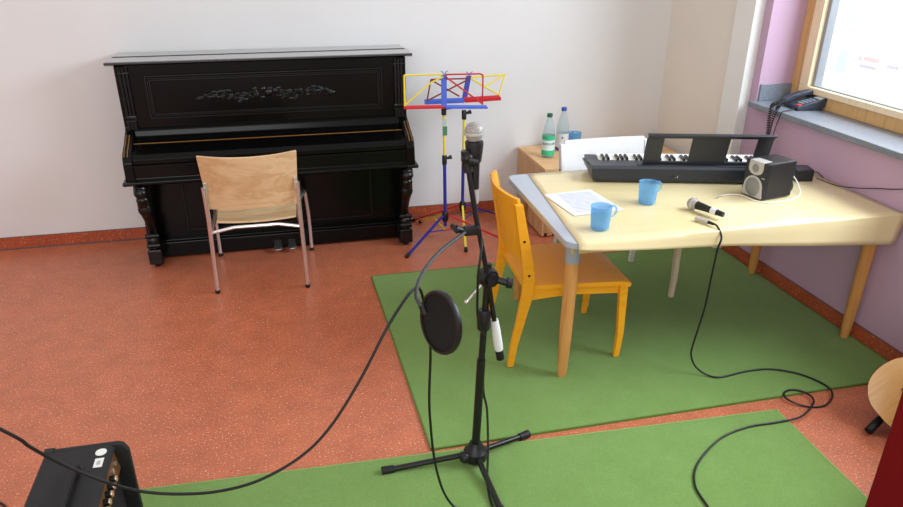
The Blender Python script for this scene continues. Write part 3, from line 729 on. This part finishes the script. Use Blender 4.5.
for i in range(nw-1):
    if i % 7 in (0,1,3,4,5):
        x = .046+(i+1)*kw; b = MB(); b.loft([[(x-.0058,.14,.0767),(x+.0058,.14,.0767),(x+.0058,.226,.0767),(x-.0058,.226,.0767)],[(x-.0048,.14,.0885),(x+.0048,.14,.0885),(x+.0048,.218,.0875),(x-.0048,.218,.0875)]]); b.build('black_key', M_keyb, kb)
b = MB()
for k in range(7): b.lathe([(0,0),(.005,0),(.005,.001),(0,.001)], 10, frame_M((.38+k*.012 if k<3 else .5+k*.05, -.0005, .036), (0,-1,0)))
b.build('socket', M_rubber, kb)
b = MB(); b.box((.40,-.0012,.030),(.404,.0,.040)); b.box((.41,-.0012,.030),(.414,.0,.040)); b.build('socket_mark', M_silver, kb)
b = MB(); b.box((.215,.005,.072),(.87,.04,.090),.004); b.build('music_rest_slot', M_kb, kb)
lean = math.radians(17); RM = Matrix.Translation((0,.03,.084)) @ Matrix.Rotation(lean, 4, 'X')
b = MB(); rx0, rx1, rh, th = .240, .838, .172, .006
for a, c in (((rx0,0,0),(rx1,th,.020)), ((rx0+.004,0,rh-.022),(rx1+.004,th,rh)), ((rx0,0,.02),(rx0+.083,th,rh-.022)), ((rx0+.216,0,.02),(rx0+.396,th,rh-.022)), ((rx1-.074,0,.02),(rx1,th,rh-.022))):
    b.box(a, c, .0015, RM)
b.box((rx0,-.016,rh-.004),(rx1+.004,th,rh+.003),.002,RM); b.build('music_rest', M_kb, kb)

# ------------------------------------------------------------------ microphone lying on the table, with cable
d = Vector((1.744-1.812, 2.79-2.615, .004)).normalized()
microphone('silver-headed microphone with a white tape band lying on the tablecloth', (1.762,2.750,CZ+.0275), frame_M((0,0,0), d, (1,0,0)) @ Matrix.Scale(.9,4), True, False)
C3 = [(1.735,2.563,CZ+.010),(1.742,2.535,CZ+.010),(1.744,2.506,.682),(1.742,2.482,.655),(1.734,2.484,.602),(1.727,2.484,.468),(1.722,2.484,.34),(1.705,2.484,.22),(1.694,2.484,.148),(1.692,2.48,.10),(1.712,2.465,.05),(1.755,2.435,.018)]
C3F = [(1.807,2.407),(1.953,2.424),(2.07,2.414),(2.172,2.345),(2.222,2.24),(2.195,2.165),(2.120,2.120),(2.040,2.137),(1.990,2.190),(2.012,2.236),(2.065,2.244),(2.102,2.20),(2.08,2.137),(1.965,2.064),(1.847,2.054),(1.709,2.052),(1.559,2.008),(1.4,1.896),(1.327,1.792),(1.312,1.683),(1.304,1.55),(1.32,1.35)]
def floor_z(i, x, y):
    z = .0145 if (y > 2.16 or (y < 2.13 and x < 1.9)) else .0055
    if i in (12, 13): z = .016
    return z
mc = thing('microphone_cable', 'black cable hanging from the table edge and looping across the green carpets', 'cable', (1.73,2.6,0))
b = MB(); b.cable([(x-1.73,y-2.6,z) for x,y,z in C3+[(x,y,floor_z(i,x,y)) for i,(x,y) in enumerate(C3F)]], .0042); b.build('cord', M_cable, mc)
b = MB(); b.tube([(1.702-1.73,2.628-2.6,CZ+.0095),(1.730-1.73,2.574-2.6,CZ+.0095)], .0092, 14); k = b.build('plug', M_silver, mc); k['label'] = 'silver plug'
b = MB(); b.tube([(1.728-1.73,2.577-2.6,CZ+.0095),(1.739-1.73,2.546-2.6,CZ+.0095)], [.008,.0055], 12); b.build('plug_boot', M_rubber, mc)

# ------------------------------------------------------------------ speaker and its leads
sang = math.atan2(-.98, .2)   # local +y goes back from the face
sp = thing('desktop_speaker', 'small black desktop speaker with silver driver surrounds on the table', 'speaker', (2.124,2.85,CZ), math.atan2(.2,.98)-PI/2)
W, D, H = .132, .172, .172
b = MB(); b.box((-W/2,.004,.002), (W/2,D,H), .006); b.build('cabinet', M_spk, sp)
b = MB(); b.box((-W/2,-.006,.002), (W/2,.006,H), .005); b.build('front_baffle', M_spktop, sp)
def disc(r, z0, z1, x, zc): return None
def plate(mb, outline, y0, y1): mb.prism(outline, y0, y1, 'y', .0015)
arch = [(-.058,.006)]+[(-.060+.0,.012)]+[(.054*-math.cos(a), .052+.052*math.sin(a)) for a in [PI*k/14 for k in range(15)]]+[(.060,.012),(.058,.006)]
b = MB(); plate(b, arch, -.011, -.004); wf = b.build('woofer_surround', M_silver, sp)
b = MB(); b.lathe([(0,.003),(.020,.004),(.043,.001),(.045,-.001),(0,-.001)], 30, frame_M((0,-.0105,.052), (0,-1,0))); b.build('woofer_mesh', M_cone, wf)
tw = [(-.040,H-.003),(-.042,H-.02)]+[(.042*-math.cos(a), H-.036-.028*math.sin(a)) for a in [PI*k/12 for k in range(13)]]+[(.042,H-.02),(.040,H-.003)]
b = MB(); plate(b, tw, -.011, -.004); b.box((-.040,-.010,H-.006),(.040,.045,H+.001),.002); ts = b.build('tweeter_surround', M_silver, sp)
b = MB(); b.lathe([(0,.004),(.015,.004),(.020,.001),(.0205,-.001),(0,-.001)], 24, frame_M((0,-.0105,H-.032), (0,-1,0))); b.build('tweeter_mesh', M_cone, ts)
b = MB(); b.box((.040,-.0075,H-.072),(.058,-.0055,H-.068)); b.build('badge', M_silver, sp)
ad = thing('power_adapter', 'small dark box on the table behind the black speaker', 'power adapter', (2.520,3.04,CZ), math.radians(-15.6))
b = MB(); b.box((-.04,-.035,0), (.05,.055,.058), .006); b.build('housing', M_spk, ad)
b = MB(); b.box((-.035,-.03,.058), (.045,.05,.0595), .001); b.build('top_plate', M_phone, ad)
def part_wire(root, pts, r):
    Mi = (Matrix.Translation(root.location) @ root.rotation_euler.to_matrix().to_4x4()).inverted()
    b = MB(); b.cable([Mi @ Vector(p) for p in pts], r, 6, 8); return b.build('power_cord', M_cable, root)
wl = thing('audio_cable', 'thin white audio cable lying round the black speaker with its plug on the cloth', 'cable', (2.2,2.8,0))
zc = CZ+.0032
b = MB(); b.cable([(x-2.2,y-2.8,z) for x,y,z in [(2.310,2.925,CZ+.075),(2.335,2.925,CZ+.085),(2.37,2.915,CZ+.07),(2.39,2.885,CZ+.03),(2.36,2.825,zc),(2.25,2.762,zc),(2.14,2.755,zc),(2.098,2.80,zc),(2.085,2.87,zc),(2.05,2.895,zc),(1.985,2.893,zc)]], .0027, 6, 8); b.build('cord', M_white, wl)
b = MB(); b.tube([(1.987-2.2,2.893-2.8,zc+.001),(1.958-2.2,2.874-2.8,zc+.001)], .0042, 10); b.tube([(1.958-2.2,2.874-2.8,zc+.001),(1.944-2.2,2.864-2.8,zc+.001)], .0018, 8); b.build('plug', M_silver, wl)
part_wire(sp, [(2.312,2.90,CZ+.055),(2.34,2.905,CZ+.06),(2.365,2.90,CZ+.04),(2.355,2.88,CZ+.012),(2.32,2.87,CZ+.005),(2.302,2.866,CZ+.02)], .0036)
part_wire(ad, [(2.565,2.985,CZ+.02),(2.612,2.93,CZ+.004),(2.63,2.875,CZ+.006),(2.653,2.78,.712),(2.655,2.68,.742),(2.655,2.60,.764),(2.655,2.50,.80),(2.655,2.36,.86)], .0022)
part_wire(ad, [(2.565,3.05,CZ+.03),(2.61,3.07,CZ+.02),(2.634,3.07,CZ+.022),(2.640,3.06,CZ+.018),(2.640,3.02,CZ+.006)], .0024)

# ------------------------------------------------------------------ yellow chair (faces +x), and the white-washed one of the same build
def kid_chair(name, label, cat, loc, rz, m, mleg, W=.46, D=.47, SH=.40, BH=.80, curve=.045):
    t = thing(name, label, cat, loc, rz)
    # local: front = +x, width along y, origin under the middle of the seat
    hw = W/2
    def rung(c, sx, sy): return [(c[0]-sx,c[1]-sy,c[2]),(c[0]+sx,c[1]-sy,c[2]),(c[0]+sx,c[1]+sy,c[2]),(c[0]-sx,c[1]+sy,c[2])]
    for s in (-1,1):
        y = s*(hw-.016)
        b = MB(); b.loft([rung((D/2-.02,y,.001),.013,.012), rung((D/2-.012,y,.12),.015,.013), rung((D/2-.022,y,SH-.02),.020,.014)]); b.build('leg', mleg, t, bevel=.003)
        b = MB(); prof = [(-.262,.001,.014),(-.250,.10,.016),(-.222,.24,.020),(-.200,SH-.05,.025),(-.195,SH+.04,.026),(-.208,SH+.13,.024),(-.232,SH+.25,.021),(-.256,BH-.02,.017)]
        b.loft([rung((x,y,z),hwid,.013) for x,z,hwid in prof]); l = b.build('leg', m, t, bevel=.003)
        for zz, xx in ((SH+.055,-.198),(SH+.215,-.226)):
            g = MB(); g.lathe([(0,0),(.006,0),(.006,.0015),(0,.0015)], 10, frame_M((xx,y+s*.013,zz), (0,s,0))); g.build('screw', M_screw, l)
    # seat: plank, slightly dished and flared to the front
    def sf(u, v):
        x = -.212+(D/2+.212)*u; w = hw-.018+.030*u; yy = (2*v-1)*w
        return (x, yy, SH-.019-.010*math.sin(PI*u)*(1-(2*v-1)**2) - .010*max(0,(u-.88)/.12)**2)
    b = MB(); shell(b, sf, 14, 10, .019); b.build('seat', m, t)
    for s in (-1,1):
        b = MB(); y = s*(hw-.030); b.prism([(-.20,SH-.022),(-.20,SH-.075),(0,SH-.060),(D/2-.03,SH-.072),(D/2-.03,SH-.022)], y-.008, y+.008, 'y'); b.build('seat_rail', m, t)
    b = MB(); b.box((D/2-.038,-hw+.03,SH-.070),(D/2-.022,hw-.03,SH-.021)); b.build('seat_rail', m, t)
    def bf(u, v):
        z = SH+.105+(BH-SH-.105)*v; y = (2*u-1)*(hw-.030)
        x = -.203-.058*v-curve*(1-(2*u-1)**2)+.014
        return (x, y, z+.0*(1-(2*u-1)**2)*v)
    b = MB(); shell(b, bf, 12, 8, -.014); b.build('backrest', m, t)
    return t
kid_chair('wooden_chair', 'yellow-stained wooden chair pushed up to the left end of the table', 'chair', (1.198,2.925,.0095), math.radians(-3), M_chair_y, M_chair_y, .475, .535, .40, .798)
kid_chair('wooden_chair', 'pale white-washed wooden chair on the far side of the table behind the keyboard', 'chair', (1.745,3.43,.0095), math.radians(-90), M_birch_w, M_birch_leg, .53, .50, .40, .772, .012)

# ------------------------------------------------------------------ pine crate and bottles
cr = thing('wooden_crate', 'low pine crate of upright planks against the wall behind the table', 'crate', (2.12,4.48,0))
cx0, cx1, cy0, cy1, chh = -.515, .475, -.285, .275, .465
b = MB()
for k in range(5): y = cy0+.002+k*.111; b.box((cx0+.001*(k%2),y,.01),(cx0+.018,y+.107,chh-.019),.003)
b.build('side_wall', M_crate, cr)
b = MB()
for k in range(5): y = cy0+.002+k*.111; b.box((cx1-.018,y,.01),(cx1,y+.109,chh-.019),.0015)
b.build('side_wall', M_crate, cr)
b = MB(); 
for k in range(4): y = cy0+k*.14; b.box((cx0-.004,y+.001,chh-.019),(cx1+.004,y+.139,chh),.002)
b.build('top_boards', M_cratetop, cr)
b = MB(); b.box((cx0+.018,cy0,chh-.14),(cx1-.018,cy0+.016,chh-.02),.002); b.box((cx0+.018,cy0,.03),(cx1-.018,cy0+.016,.115),.002); b.build('front_rail', M_crate, cr)
b = MB(); b.box((cx0+.04,cy0+.005,.01),(cx0+.075,cy0+.03,chh-.02),.002); b.box((cx1-.075,cy0+.005,.01),(cx1-.04,cy0+.03,chh-.02),.002); b.build('corner_post', M_crate, cr)
b = MB(); b.box((cx0+.018,cy1-.016,.03),(cx1-.018,cy1,chh-.02)); b.box((cx0+.018,cy0+.03,.03),(cx1-.018,cy1-.016,.045)); b.build('bottom_board', M_crate, cr)
def bottle(label, loc, h, r, mcap):
    t = thing('water_bottle', label, 'bottle', loc)
    b = MB(); b.lathe([(0,.006),(r*.5,.004),(r*.8,.0),(r*.97,.008),(r,.02),(r,h*.52),(r*.97,h*.56),(r*.80,h*.68),(r*.56,h*.80),(r*.38,h*.89),(r*.36,h*.915),(r*.36,h*.945)], 28); b.build('bottle_body', M_bottle, t)
    b = MB(); b.lathe([(0,h*.925),(r*.42,h*.925),(r*.43,h*.93),(r*.43,h*.99),(r*.40,h),(0,h)], 20); b.build('cap', mcap, t)
    return t
b1 = bottle('clear water bottle with green cap and green label on the crate', (1.712,4.455,.4665), .285, .042, M_greencap)
b = MB(); b.lathe([(.0425,.018),(.0428,.018),(.0428,.052),(.0425,.052)], 28); b.build('label_border', M_greenlab, b1)
b = MB(); b.lathe([(.0425,.118),(.0428,.118),(.0428,.146),(.0425,.146)], 28); b.build('label_border', M_greenlab, b1)
b = MB(); b.lathe([(.0425,.052),(.0427,.052),(.0427,.118),(.0425,.118)], 28); lb = b.build('label', M_whitelab, b1)
link_mesh('lettering', text_mesh('ENSINGER', .0205, .0004, .0432, .25), M_navy, lb, (0,0,.094), (0,0,math.radians(-20)))
b2 = bottle('clear water bottle with blue cap and pale label on the crate', (1.866,4.60,.4665), .287, .042, M_bluecap)
b = MB(); b.lathe([(.0425,.024),(.0427,.024),(.0427,.118),(.0425,.118)], 28); lb = b.build('label', M_clearlab, b2)
g = MB(); g.lathe([(0,0),(.006,0),(.006,.0006),(0,.0006)], 12, frame_M((-.015,-.041,.092), (-.34,-.94,0))); g.build('emblem', M_navy, lb)
g = MB(); g.lathe([(.0427,.004),(.0432,.004),(.0432,.018),(.0427,.018)], 28); g.build('label_border', M_bluecap, b2)

# ------------------------------------------------------------------ telephone on the sill
ph = thing('telephone', 'dark grey desk telephone with coiled cord on the window sill', 'telephone', (2.722,3.478,ZS+.001), math.radians(-97))
# local: x = width, y = depth from its front
PW, PD = .150, .155
b = MB(); b.prism([(0,.004),(0,.020),(.03,.028),(PD,.062),(PD+.006,.056),(PD,.02),(PD-.02,.0),(.09,.0),(.08,.006),(.01,.0)], -PW/2, PW/2, 'x', .003); b.build('base', M_phone, ph)
slope = math.atan2(.034,.14); SM = Matrix.Translation((0,.03,.0285)) @ Matrix.Rotation(slope,4,'X')
b = MB()
for r in range(4):
    for c in range(3): b.box((.000+c*.019,.006+r*.021,0),(.014+c*.019,.019+r*.021,.004),.001,SM,1)
b.build('keypad', M_phonekey, ph)
b = MB(); b.box((.035,-.02,-.002),(.064,-.002,.003),.001,SM); b.build('red_key', M_redbtn, ph)
b = MB(); b.box((.0,.098,0),(.062,.128,.0035),.001,SM); b.build('display_strip', M_lcd, ph)
b = MB(); HM = Matrix.Translation((-.046,.0,.028)) @ Matrix.Rotation(slope,4,'X')
hp = [(-.018,.0),(-.022,.014),(-.012,.022),(.03,.031),(.085,.033),(.13,.029),(.150,.022),(.152,.004),(.146,.0),(.122,.0),(.112,.009),(.035,.009),(.025,.0)]
b.prism(hp, -.022, .022, 'x', .005, HM); b.build('handset', M_phone, ph)
# coiled cord: from the handset, over the sill edge, a loop hanging in front of the wall
Mi = (Matrix.Translation((2.722,3.478,ZS+.001)) @ Matrix.Rotation(math.radians(-97),4,'Z')).inverted()
core = catmull([(2.700,3.535,.962),(2.655,3.515,.962),(2.605,3.474,.958),(2.594,3.466,.905),(2.594,3.455,.82),(2.594,3.447,.74),(2.594,3.440,.69),(2.594,3.441,.74),(2.594,3.444,.81),(2.594,3.436,.895),(2.605,3.425,.958),(2.655,3.48,.964),(2.700,3.515,.966)], 40)
cp = []; L = 0
for i, p in enumerate(core):
    tgt = core[min(i+1,len(core)-1)]-core[max(i-1,0)]; tgt.normalize()
    a = Vector((0,1,0)) if abs(tgt.y) < .8 else Vector((1,0,0)); u = tgt.cross(a).normalized(); v = tgt.cross(u)
    if i: L += (p-core[i-1]).length
    th = L/.0125*2*PI; cp.append(Mi @ (p+(u*math.cos(th)+v*math.sin(th))*.0085))
b = MB(); b.tube(cp, .0027, 6); b.build('coiled_cord', M_cable, ph)
b = MB(); b.cable([Mi @ Vector(p) for p in [(2.74,3.43,.955),(2.67,3.41,.945),(2.607,3.385,.944),(2.598,3.39,.90),(2.598,3.404,.85),(2.60,3.422,.72),(2.63,3.43,.60),(2.655,3.43,.5)]], .0024, 6, 6); b.build('line_cord', M_cable, ph)

# ------------------------------------------------------------------ amplifier
AX, AY = -.66, 1.76
am = thing('guitar_amplifier', 'small black guitar amplifier seen from above at the lower left', 'amplifier', (AX+.008,AY-.01,.0095))
AH = .412; xf = .105; xb = -.108; yh = .205
b = MB()
sidep = [(xb,.0),(xf+.012,.0),(xf+.014,AH-.03),(xf+.002,AH-.006),(xf-.014,AH),(xb+.012,AH),(xb,AH-.012)]
b.prism(sidep, -yh, -yh+.018, 'y', .005); b.prism(sidep, yh-.018, yh, 'y', .005)
b.prism([(xb,AH-.018),(xb,AH-.006),(xb+.008,AH),(xf-.040,AH),(xf-.028,AH-.004),(xf-.022,AH-.014),(xf-.026,AH-.018)], -yh+.018, yh-.018, 'y')
b.box((xb,-yh+.018,0),(xb+.014,yh-.018,AH-.018)); b.box((xb+.014,-yh+.018,.0),(xf,yh-.018,.016)); b.build('cabinet', M_tolex, am)
b = MB(); b.box((xf-.04,-yh+.018,.016),(xf-.03,yh-.018,AH-.09)); b.build('speaker_grille', mat('black_grille_cloth', (20,20,22), .9), am)
pm = [(xf-.040,AH-.018),(xf-.030,AH-.016),(xf-.020,AH-.088),(xf-.030,AH-.090)]
b = MB(); b.prism(pm, -yh+.018, yh-.018, 'y'); cpn = b.build('control_panel', M_orange, am)
ndir = Vector((.072,0,.010)).normalized()
for k in range(9):
    y = .085-.033*k; c = Vector((xf-.026,y,AH-.050))
    g = MB(); M = frame_M(c, ndir); g.lathe([(0,0),(.0115,0),(.0105,.016),(0,.016)], 14, M); kn = g.build('knob', M_plastic, cpn)
    g = MB(); g.lathe([(0,.016),(.0095,.016),(.009,.019),(0,.019)], 14, M); g.build('knob_cap', M_brass, kn)
for y in (.120, .155):
    g = MB(); g.lathe([(0,0),(.009,0),(.009,.006),(.005,.006),(.005,.002),(0,.002)], 14, frame_M((xf-.027,y,AH-.048), ndir)); g.build('jack_socket', M_chrome, cpn)
g = MB(); g.box((-.012,-.13,AH),(.018,.10,AH+.002),.001); g.build('handle_base', M_plastic, am)
g = MB(); g.cable([(.003,-.115,AH+.002),(.003,-.10,AH+.016),(.003,-.02,AH+.021),(.003,.07,AH+.016),(.003,.085,AH+.002)], .009, 6, 8); g.build('carry_handle', M_rubber, am)
g = MB(); g.lathe([(0,0),(.0165,0),(.0165,.0008),(0,.0008)], 24, Matrix.Translation((.052,.155,AH)) @ Matrix.Diagonal((.95,1.0,1,1))); k = g.build('sticker', M_white, am); k['label'] = 'round white sticker'
g = MB(); g.box((.042,.085,AH),(.066,.126,AH+.0008)); k = g.build('sticker', M_white, am); k['label'] = 'square white sticker'
h = MB(); h.box((.049,.096,AH+.0008),(.059,.114,AH+.0011)); h.build('print', M_silver, k)
for sx, sy in ((xb+.01,yh-.01),(xb+.01,-yh+.01)):
    g = MB(); g.box((sx-.014,sy-.014,AH-.03),(sx+.016,sy+.0125,AH+.003),.004); g.build('corner_cap', M_plastic, am)

# short bit of cable beside the amplifier
b = MB(); b.cable([(-1.14,2.262,.006),(-1.10,2.278,.006),(-1.073,2.268,.006),(-1.045,2.232,.006),(-1.05,2.15,.006),(-1.10,2.05,.006)], .004); tag(b.build('instrument_cable', M_cable), 'short curl of black cable on the orange floor left of the amplifier', 'cable')
b = MB(); b.cable([(2.60,3.87,.006),(2.57,3.93,.006),(2.60,4.0,.006),(2.63,3.96,.006),(2.62,3.88,.012),(2.60,3.84,.015)], .0035); tag(b.build('loose_cable', M_cable), 'small loop of cable on the floor below the table by the lilac wall', 'cable')

# ------------------------------------------------------------------ guitar on its stand
gt = thing('acoustic_guitar', 'acoustic guitar with pale spruce top leaning at the right edge', 'guitar', (2.204,1.90,.070))
gt.rotation_euler = (math.radians(-32), math.radians(30), math.radians(-64)); gt.scale = (.85,.85,.85)
def gout(n=72):
    out = []
    ctrl = [(0,0),(.10,.012),(.172,.07),(.196,.15),(.185,.23),(.150,.285),(.128,.325),(.135,.375),(.146,.42),(.132,.465),(.085,.495),(0,.50)]
    half = catmull([(x,0,z) for x,z in ctrl], 5)
    R_ = [(p.x,p.z) for p in half]; Lh = [(-x,z) for x,z in R_[::-1]]
    return R_+Lh[1:-1]
OUT = gout()
b = MB(); b.prism(OUT, .0, .095, 'y'); b.build('body', M_rosew, gt)
b = MB(); b.prism([(x*.995,z*.995+.001) for x,z in OUT], -.003, .0, 'y'); sb = b.build('soundboard', M_spruce, gt)
b = MB(); b.lathe([(0,0),(.05,0),(.05,.0008),(0,.0008)], 32, frame_M((0,-.003,.31), (0,-1,0))); b.build('sound_hole', M_rubber, sb)
b = MB(); b.lathe([(.053,0),(.060,0),(.060,.0007),(.053,.0007)], 32, frame_M((0,-.003,.31), (0,-1,0))); b.build('rosette', M_rosew, sb)
b = MB(); b.box((-.068,-.012,.150),(.068,-.003,.172),.003); b.build('bridge', M_rosew, sb)
b = MB(); b.box((-.026,-.009,.37),(.026,.020,.86),.004); nk = b.build('neck', M_rosew, gt)
b = MB(); b.prism([(-.025,.86),(.025,.86),(.037,.90),(.036,1.04),(-.036,1.04),(-.037,.90)], .0, .016, 'y', .002); hd = b.build('headstock', M_rosew, nk)
b = MB()
for s in (-1,1):
    for z in (.92,.96,1.0): b.tube([(s*.036,.008,z),(s*.056,.008,z)], [.004,.008], 8)
b.build('tuning_pegs', M_chrome, hd)
b = MB()
for k in range(6): b.tube([(-.02+.008*k,-.013,.148),(-.018+.0072*k,-.012,.87)], .0006, 5)
b.build('strings', M_chrome, gt)
gs = thing('guitar_stand', 'black guitar stand with a rubber tipped leg sticking out on the orange floor', 'guitar stand', (2.30,1.90,0))
def LG(p): return (p[0]-2.30, p[1]-1.90, p[2])
def stand_leg(tip, end):
    t_, e_ = Vector(LG(tip)), Vector(LG(end)); d = (t_-e_).normalized()
    b = MB(); b.tube([e_, t_-d*.06], .0085, 10); l = b.build('leg', M_blackmetal, gs)
    g = MB(); g.tube([t_-d*.085, t_-d*.075, t_], [.012,.0155,.0165], 12); g.build('rubber_tip', M_rubber, l)
stand_leg((2.160,1.915,.018), (2.285,1.958,.075)); stand_leg((2.47,1.72,.018), (2.40,1.88,.06)); stand_leg((2.56,2.0,.018), (2.42,1.93,.06))
b = MB(); b.tube([LG((2.285,1.958,.075)), LG((2.40,1.92,.07)), LG((2.50,1.93,.20)), LG((2.55,1.92,.36))], .009, 10); b.build('post', M_blackmetal, gs)

# ------------------------------------------------------------------ red upholstered armchair at the lower right corner
rc = thing('armchair', 'dark red upholstered armchair cut off at the lower right corner', 'armchair', (2.150,1.10,0))
b = MB(); b.box((-.40,-.36,.015),(-.26,.39,.60),.02); b.build('armrest', M_redcloth, rc)
b = MB(); b.box((.26,-.36,.015),(.40,.39,.60),.04); b.build('armrest', M_redcloth, rc)
b = MB(); b.box((-.259,-.30,.03),(.259,.37,.28),.02); b.build('base', M_redcloth, rc)
b = MB(); b.box((-.255,-.22,.281),(.255,.40,.43),.04); b.build('seat_cushion', M_redcloth, rc)
b = MB(); b.box((-.39,-.46,.015),(.39,-.361,.80),.045); b.build('backrest', M_redcloth, rc)

# ------------------------------------------------------------------ light
w = bpy.data.worlds.new('world'); scene.world = w; w.use_nodes = True
bg = w.node_tree.nodes['Background']; bg.inputs['Color'].default_value = (1.0,.95,.90,1); bg.inputs['Strength'].default_value = .80
def area(name, loc, target, sx, sy, power, col=(1,1,1)):
    l = bpy.data.lights.new(name, 'AREA'); l.shape = 'RECTANGLE'; l.size = sx; l.size_y = sy; l.energy = power; l.color = col
    o = bpy.data.objects.new(name, l); COL.objects.link(o); o.location = loc
    o.rotation_euler = (Vector(target)-Vector(loc)).to_track_quat('-Z','Y').to_euler(); return o
area('sky_light_window', (3.9,1.9,2.75), (0,3.6,.7), 2.8, 1.6, 235, (.76,.89,1))
area('rear_window_light', (-1.2,-2.6,2.4), (.4,3.6,.6), 3.0, 1.8, 85, (.96,.98,1))
facade_fill = bpy.data.lights.new('facade_fill_light', 'AREA'); facade_fill.shape = 'RECTANGLE'; facade_fill.size = 6; facade_fill.size_y = 3; facade_fill.energy = 1000  # area lamp added outside to brighten the facade
so = bpy.data.objects.new('facade_fill_light', facade_fill); COL.objects.link(so); so.location = (5.0,7,6); so.rotation_euler = (Vector((9,8,1))-Vector((5,7,6))).to_track_quat('-Z','Y').to_euler()
scene.view_settings.view_transform = 'Standard'
scene.view_settings.look = 'None'
scene.view_settings.exposure = 0.0
